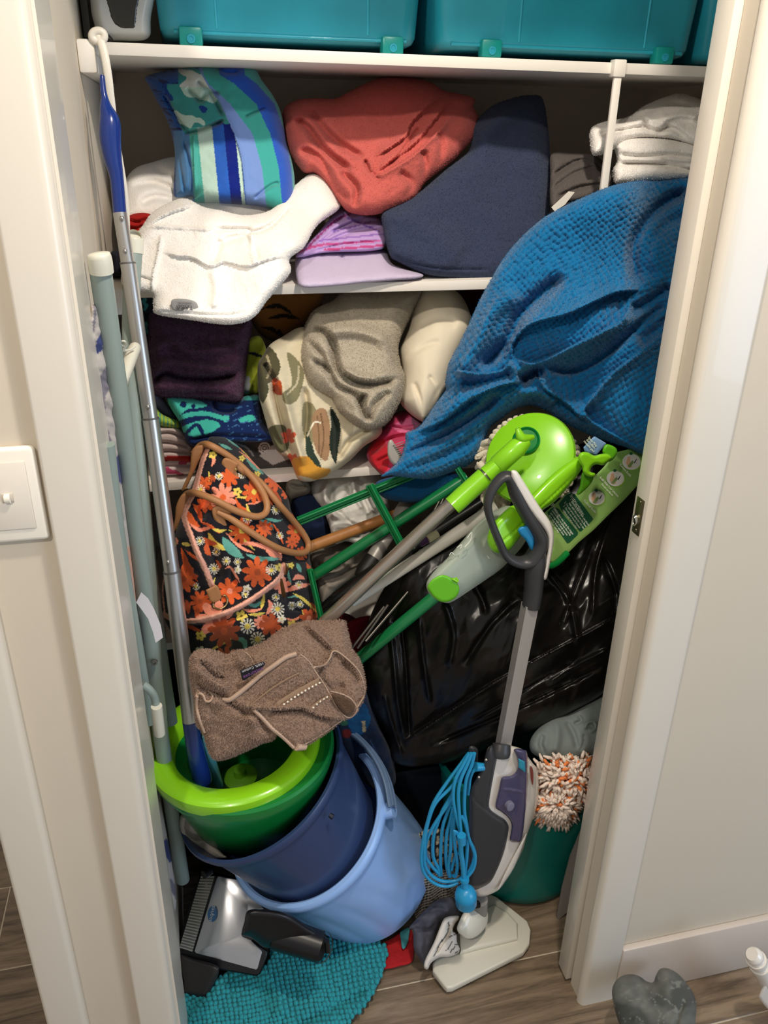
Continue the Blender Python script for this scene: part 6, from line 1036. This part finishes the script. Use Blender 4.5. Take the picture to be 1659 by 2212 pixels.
tag(soft('zigzag_cloth', [(905, 1905), (925, 1890), (960, 1880), (1000, 1890), (1010, 1930), (985, 1945), (940, 1950), (900, 1985), (895, 1950)], 1.14, cloth('black_white_weave', '#ffffff', vcol=True), bulge=.02, back=.03, rim=10, s=2.2, col=zig), 'black and white zigzag fabric on the floor between the buckets and the steam mop', 'cloth')
wk = lambda P: np.where(((np.sin(P[:, 0]*.62+.4*np.sin(P[:, 1]*.2)) > -.2) & (np.sin(P[:, 1]*.25+P[:, 0]*.1) > -.6))[:, None], srgb('#b9ae98'), srgb('#1a1c22'))
tag(soft('woven_basket_cloth', [(905, 1800), (940, 1790), (980, 1800), (1000, 1850), (990, 1890), (930, 1900), (900, 1870), (895, 1830)], 1.20, cloth('cream_black_weave', '#ffffff', vcol=True), bulge=.02, back=.03, rim=12, s=2.4, col=wk, disp=lambda P: .003*domes(P, 10, 16, .3)), 'cream and black woven cloth behind the hanging blue cord', 'cloth')

# ---------------- vacuum head, black hose piece, bath rug ----------------
vh = lambda L: C(380, 1850, 4.88, L)
p_a, p_b, p_c = Z(470, 1900, .17), Z(390, 2055, .085), Z(560, 2100, .05)
vpl = pl3(p_a, p_b, p_c); nv = np.cross(np.array(p_b)-np.array(p_a), np.array(p_c)-np.array(p_a)); nv /= np.linalg.norm(nv); nv = nv if nv[2] > 0 else -nv
vac = thing('vacuum_floor_tool', 'silver and black vacuum cleaner floor head lying by the left wall', 'vacuum head', tuple(p_b))
blp = plastic('black_plastic', '#141417', .35)
plate('housing', vh([(250, 185), (300, 178), (425, 190), (660, 245), (800, 420), (930, 560), (800, 900), (970, 1000), (960, 1060), (890, 1250), (840, 1265), (430, 1190), (40, 1040), (20, 960), (130, 520)]), vpl, .05, blp, vac, ext=tuple(-nv), bev=.004, segs=3)
slv = mat('brushed_silver', '#c9cbd0', .22, .95)
plate('silver_cover', vh([(430, 225), (450, 205), (650, 245), (750, 380), (930, 555), (770, 565), (755, 580), (692, 820), (705, 845), (785, 880), (905, 990), (905, 1020), (862, 1180), (845, 1195), (215, 1022), (195, 1000)]), vpl, .004, slv, vac, ext=tuple(-nv), bev=.001, push=.004)
wn = plate('brush_window', vh([(265, 205), (410, 205), (170, 1008), (35, 960)]), vpl, .004, mat('window_clear', '#8f8d84', .15, coat=.6), vac, ext=tuple(-nv), bev=.001, push=.004)
for i in range(26):
    t_ = i/25; a_ = (262-t_*222, 215+t_*740); b_ = (402-t_*225, 215+t_*780); L_ = vh([a_, b_]); q_ = [Vector(A(x, y, vpl(np.array(x), np.array(y)))-ray(x, y)/np.linalg.norm(ray(x, y))*.008) for x, y in L_]
    tube('window_rib', q_, .0012, mat('rib_pale', '#b9b6aa', .3), wn, sm=False, segs=6)
ov = [(383+58*math.cos(a)*.86+12*math.sin(a)*-.5, 607+86*math.sin(a)) for a in np.linspace(0, 6.28, 33)[:-1]]
bdg = plate('badge', vh(ov), vpl, .001, plastic('badge_blue', '#1f6ea3', .2, coat=.5), vac, ext=tuple(-nv), push=.009)
q_ = vh([(385, 607)])[0]; text('lettering', 'sauber', q_[0], q_[1], float(vpl(np.array(q_[0]), np.array(q_[1]))), .0115, -100, mat('badge_ink', '#dfe6ea', .4), bdg, push=.0115, nrm=nv)
soft('front_bumper', vh([(40, 1045), (200, 1080), (430, 1150), (450, 1230), (400, 1350), (330, 1480), (300, 1500), (110, 1450), (80, 1300)]), [(390, 2070, 1.115), (450, 2150, 1.06)], plastic('bumper_grey', '#2e2b2b', .4), vac, bulge=.012, back=.03, rim=12, s=4)
soft('black_joint', vh([(760, 570), (930, 560), (1170, 600), (1400, 740), (1580, 850), (1570, 940), (1480, 1050), (1330, 1010), (1150, 960), (950, 965), (850, 900), (780, 850), (695, 820), (720, 690)]), [(530, 1990, 1.02), (700, 2050, 1.01)], blp, vac, bulge=.022, back=.02, rim=20, s=3.4)
jn = V(*vh([(1480, 955)])[0], 1.01); tube('tube_socket', [V(*vh([(1050, 800)])[0], 1.03), V(*vh([(1530, 955)])[0], .995)], [.0300, .0270], blp, vac, sm=False, segs=32, caps=False)
tube('socket_rim', [V(*vh([(1525, 953)])[0], .996), V(*vh([(1535, 957)])[0], .994)], .0275, mat('worn_rim', '#57544c', .4), vac, sm=False, segs=32, caps=False)
tube('socket_bore', [V(*vh([(1440, 935)])[0], 1.003), V(*vh([(1530, 955)])[0], .9935)], .0240, plastic('bore_dark', '#050505', .6), vac, sm=False, segs=32)
tube('socket_clip', [V(*vh([(1590, 890)])[0], .99), V(*vh([(1600, 1000)])[0], .99)], .005, blp, vac, sm=False)
tube('ceiling_side_hinge', [V(455, 1880, 1.16), V(440, 1890, 1.15)], .008, blp, vac, sm=False)
rug = [(405, 2212), (430, 2170), (450, 2140), (478, 2105), (520, 2092), (570, 2085), (590, 2050), (620, 2030), (700, 2020), (780, 2020), (832, 2045), (830, 2090), (815, 2130), (790, 2170), (760, 2200), (735, 2225), (690, 2260), (600, 2330), (480, 2360), (400, 2300)]
rgm = terry('rug_teal', '#2f97a3', 700, .5)
def rugd(P): return .004*snoise(P, 60, 3, 1)
def bobbles(o, outline, ang, seed):
    g = np.random.default_rng(seed); B = catmull([p[:2] for p in outline], 8, True); x0, y0 = B.min(0); x1, y1 = B.max(0); pt = 9.6; L = []
    ca, sa = math.cos(ang), math.sin(ang); cx, cy = (x0+x1)/2, (y0+y1)/2
    gg = np.stack(np.meshgrid(np.arange(-60, 60), np.arange(-60, 60)), -1).reshape(-1, 2)*pt*np.array([1, 1.06])
    Q = np.c_[gg[:, 0]*ca-gg[:, 1]*sa+cx, gg[:, 0]*sa+gg[:, 1]*ca+cy]; Q = Q+np.c_[9*snoise(Q, 130, 3, 1), 9*snoise(Q, 150, 4, 1)]+g.uniform(-1.3, 1.3, Q.shape); Q = Q[inside(Q, B)]
    bm = bmesh.new(); bmesh.ops.create_icosphere(bm, subdivisions=2, radius=1); v0 = np.array([v.co[:] for v in bm.verts]); f0 = np.array([[v.index for v in f.verts] for f in bm.faces]); bm.free()
    co = []; fs = []
    for i, (x, y) in enumerate(Q):
        c = np.array(onsurf(o, x, y, .003)); r = .0049*g.uniform(.85, 1.1); co.append(c+v0*np.array([r, r*1.15, .0062])); fs.append(f0+i*len(v0))
    return tag(link('bobbles', np.vstack(co), np.vstack(fs).tolist(), rgm, o), kind='stuff')
tag(soft('bath_rug', rug, zplane(.02), rgm, bulge=.014, back=.008, rim=14, s=4, disp=rugd, folds=[([(560, 2100), (600, 2140), (610, 2200)], 14, .012), ([(640, 2220), (720, 2180), (800, 2140)], 10, -.012)]), 'teal bobbled chenille bath rug crumpled on the floor at the closet front', 'rug')
tag(soft('rug_corner', [(398, 2150), (430, 2130), (460, 2110), (445, 2150), (425, 2212), (400, 2230), (385, 2200)], zplane(.012), rgm, bulge=.012, back=.006, rim=10, s=4, disp=rugd), 'small teal bobbled mat corner behind the bath rug by the left jamb', 'rug')

bobbles(bpy.data.objects['bath_rug'], rug, -.18, 1)
bobbles(bpy.data.objects['rug_corner'], [(398, 2150), (430, 2130), (460, 2110), (445, 2150), (425, 2212), (400, 2230), (385, 2200)], -.5, 2)
# ---------------- outside: rock, turned leg ----------------
rk_ = lambda L: C(1150, 1800, 3.26, L)
def rockc(P):
    n = snoise(P, 60, 5, 3)[:, None]; c = np.array(srgb('#464a48'))+(np.array(srgb('#6e716c'))-np.array(srgb('#464a48')))*np.clip(n+.3, 0, 1); v = np.abs(snoise(P, 70, 8, 3)) < .02; c[v] = srgb('#767a74'); c[snoise(P, 80, 14, 2) > .55] = srgb('#6a5f50'); return c
tag(soft('heart_rock', rk_([(560, 1120), (580, 1050), (630, 1005), (700, 992), (760, 1010), (800, 1040), (850, 1050), (870, 1000), (900, 955), (950, 950), (1020, 985), (1080, 1050), (1130, 1120), (1155, 1200), (1150, 1300), (1130, 1400), (1000, 1560), (850, 1560), (700, 1480), (620, 1360), (580, 1240)]), [(1340, 2130, .845), (1500, 2150, .80), (1420, 2260, .72)], mat('river_stone', '#ffffff', .5, bump=(60, .5, 'noise', 6), vcol=True), bulge=.05, back=.045, rim=46, s=3.4, col=rockc, noise=[(.003, 60), (.0012, 16)],
     folds=[(rk_([(860, 1050), (800, 1060), (740, 1010)]), 10, -.010), (rk_([(1000, 1400), (1040, 1250), (1090, 1150)]), 5, -.005), (rk_([(700, 1300), (800, 1340), (900, 1400)]), 8, .006)]), 'grey heart-shaped rock on the floor beside the right door casing', 'rock')
lg = thing('turned_leg', 'white turned wooden furniture leg at the right edge of the frame', 'furniture leg', tuple(Z(1650, 2190)))
tube('turned_post', [V(*q, .79) for q in rk_([(1545, 850), (1560, 862), (1575, 885), (1585, 905), (1600, 930), (1612, 950), (1650, 1030), (1700, 1120), (1800, 1260)])], [.011, .0155, .0150, .0170, .0150, .0170, .0165, .0190, .020], glw, lg, segs=28, n=4)
tube('ring_turning', [V(*q, .79) for q in rk_([(1575, 885), (1583, 900)])], .0180, glw, lg, segs=28, sm=False)
tube('ring_turning', [V(*q, .79) for q in rk_([(1598, 925), (1606, 941)])], .0185, glw, lg, segs=28, sm=False)
soft('square_block', rk_([(1600, 1130), (1640, 1060), (1720, 1050), (1760, 1300), (1680, 1260), (1600, 1170)]), .78, glw, lg, bulge=.01, back=.02, rim=6, s=4)
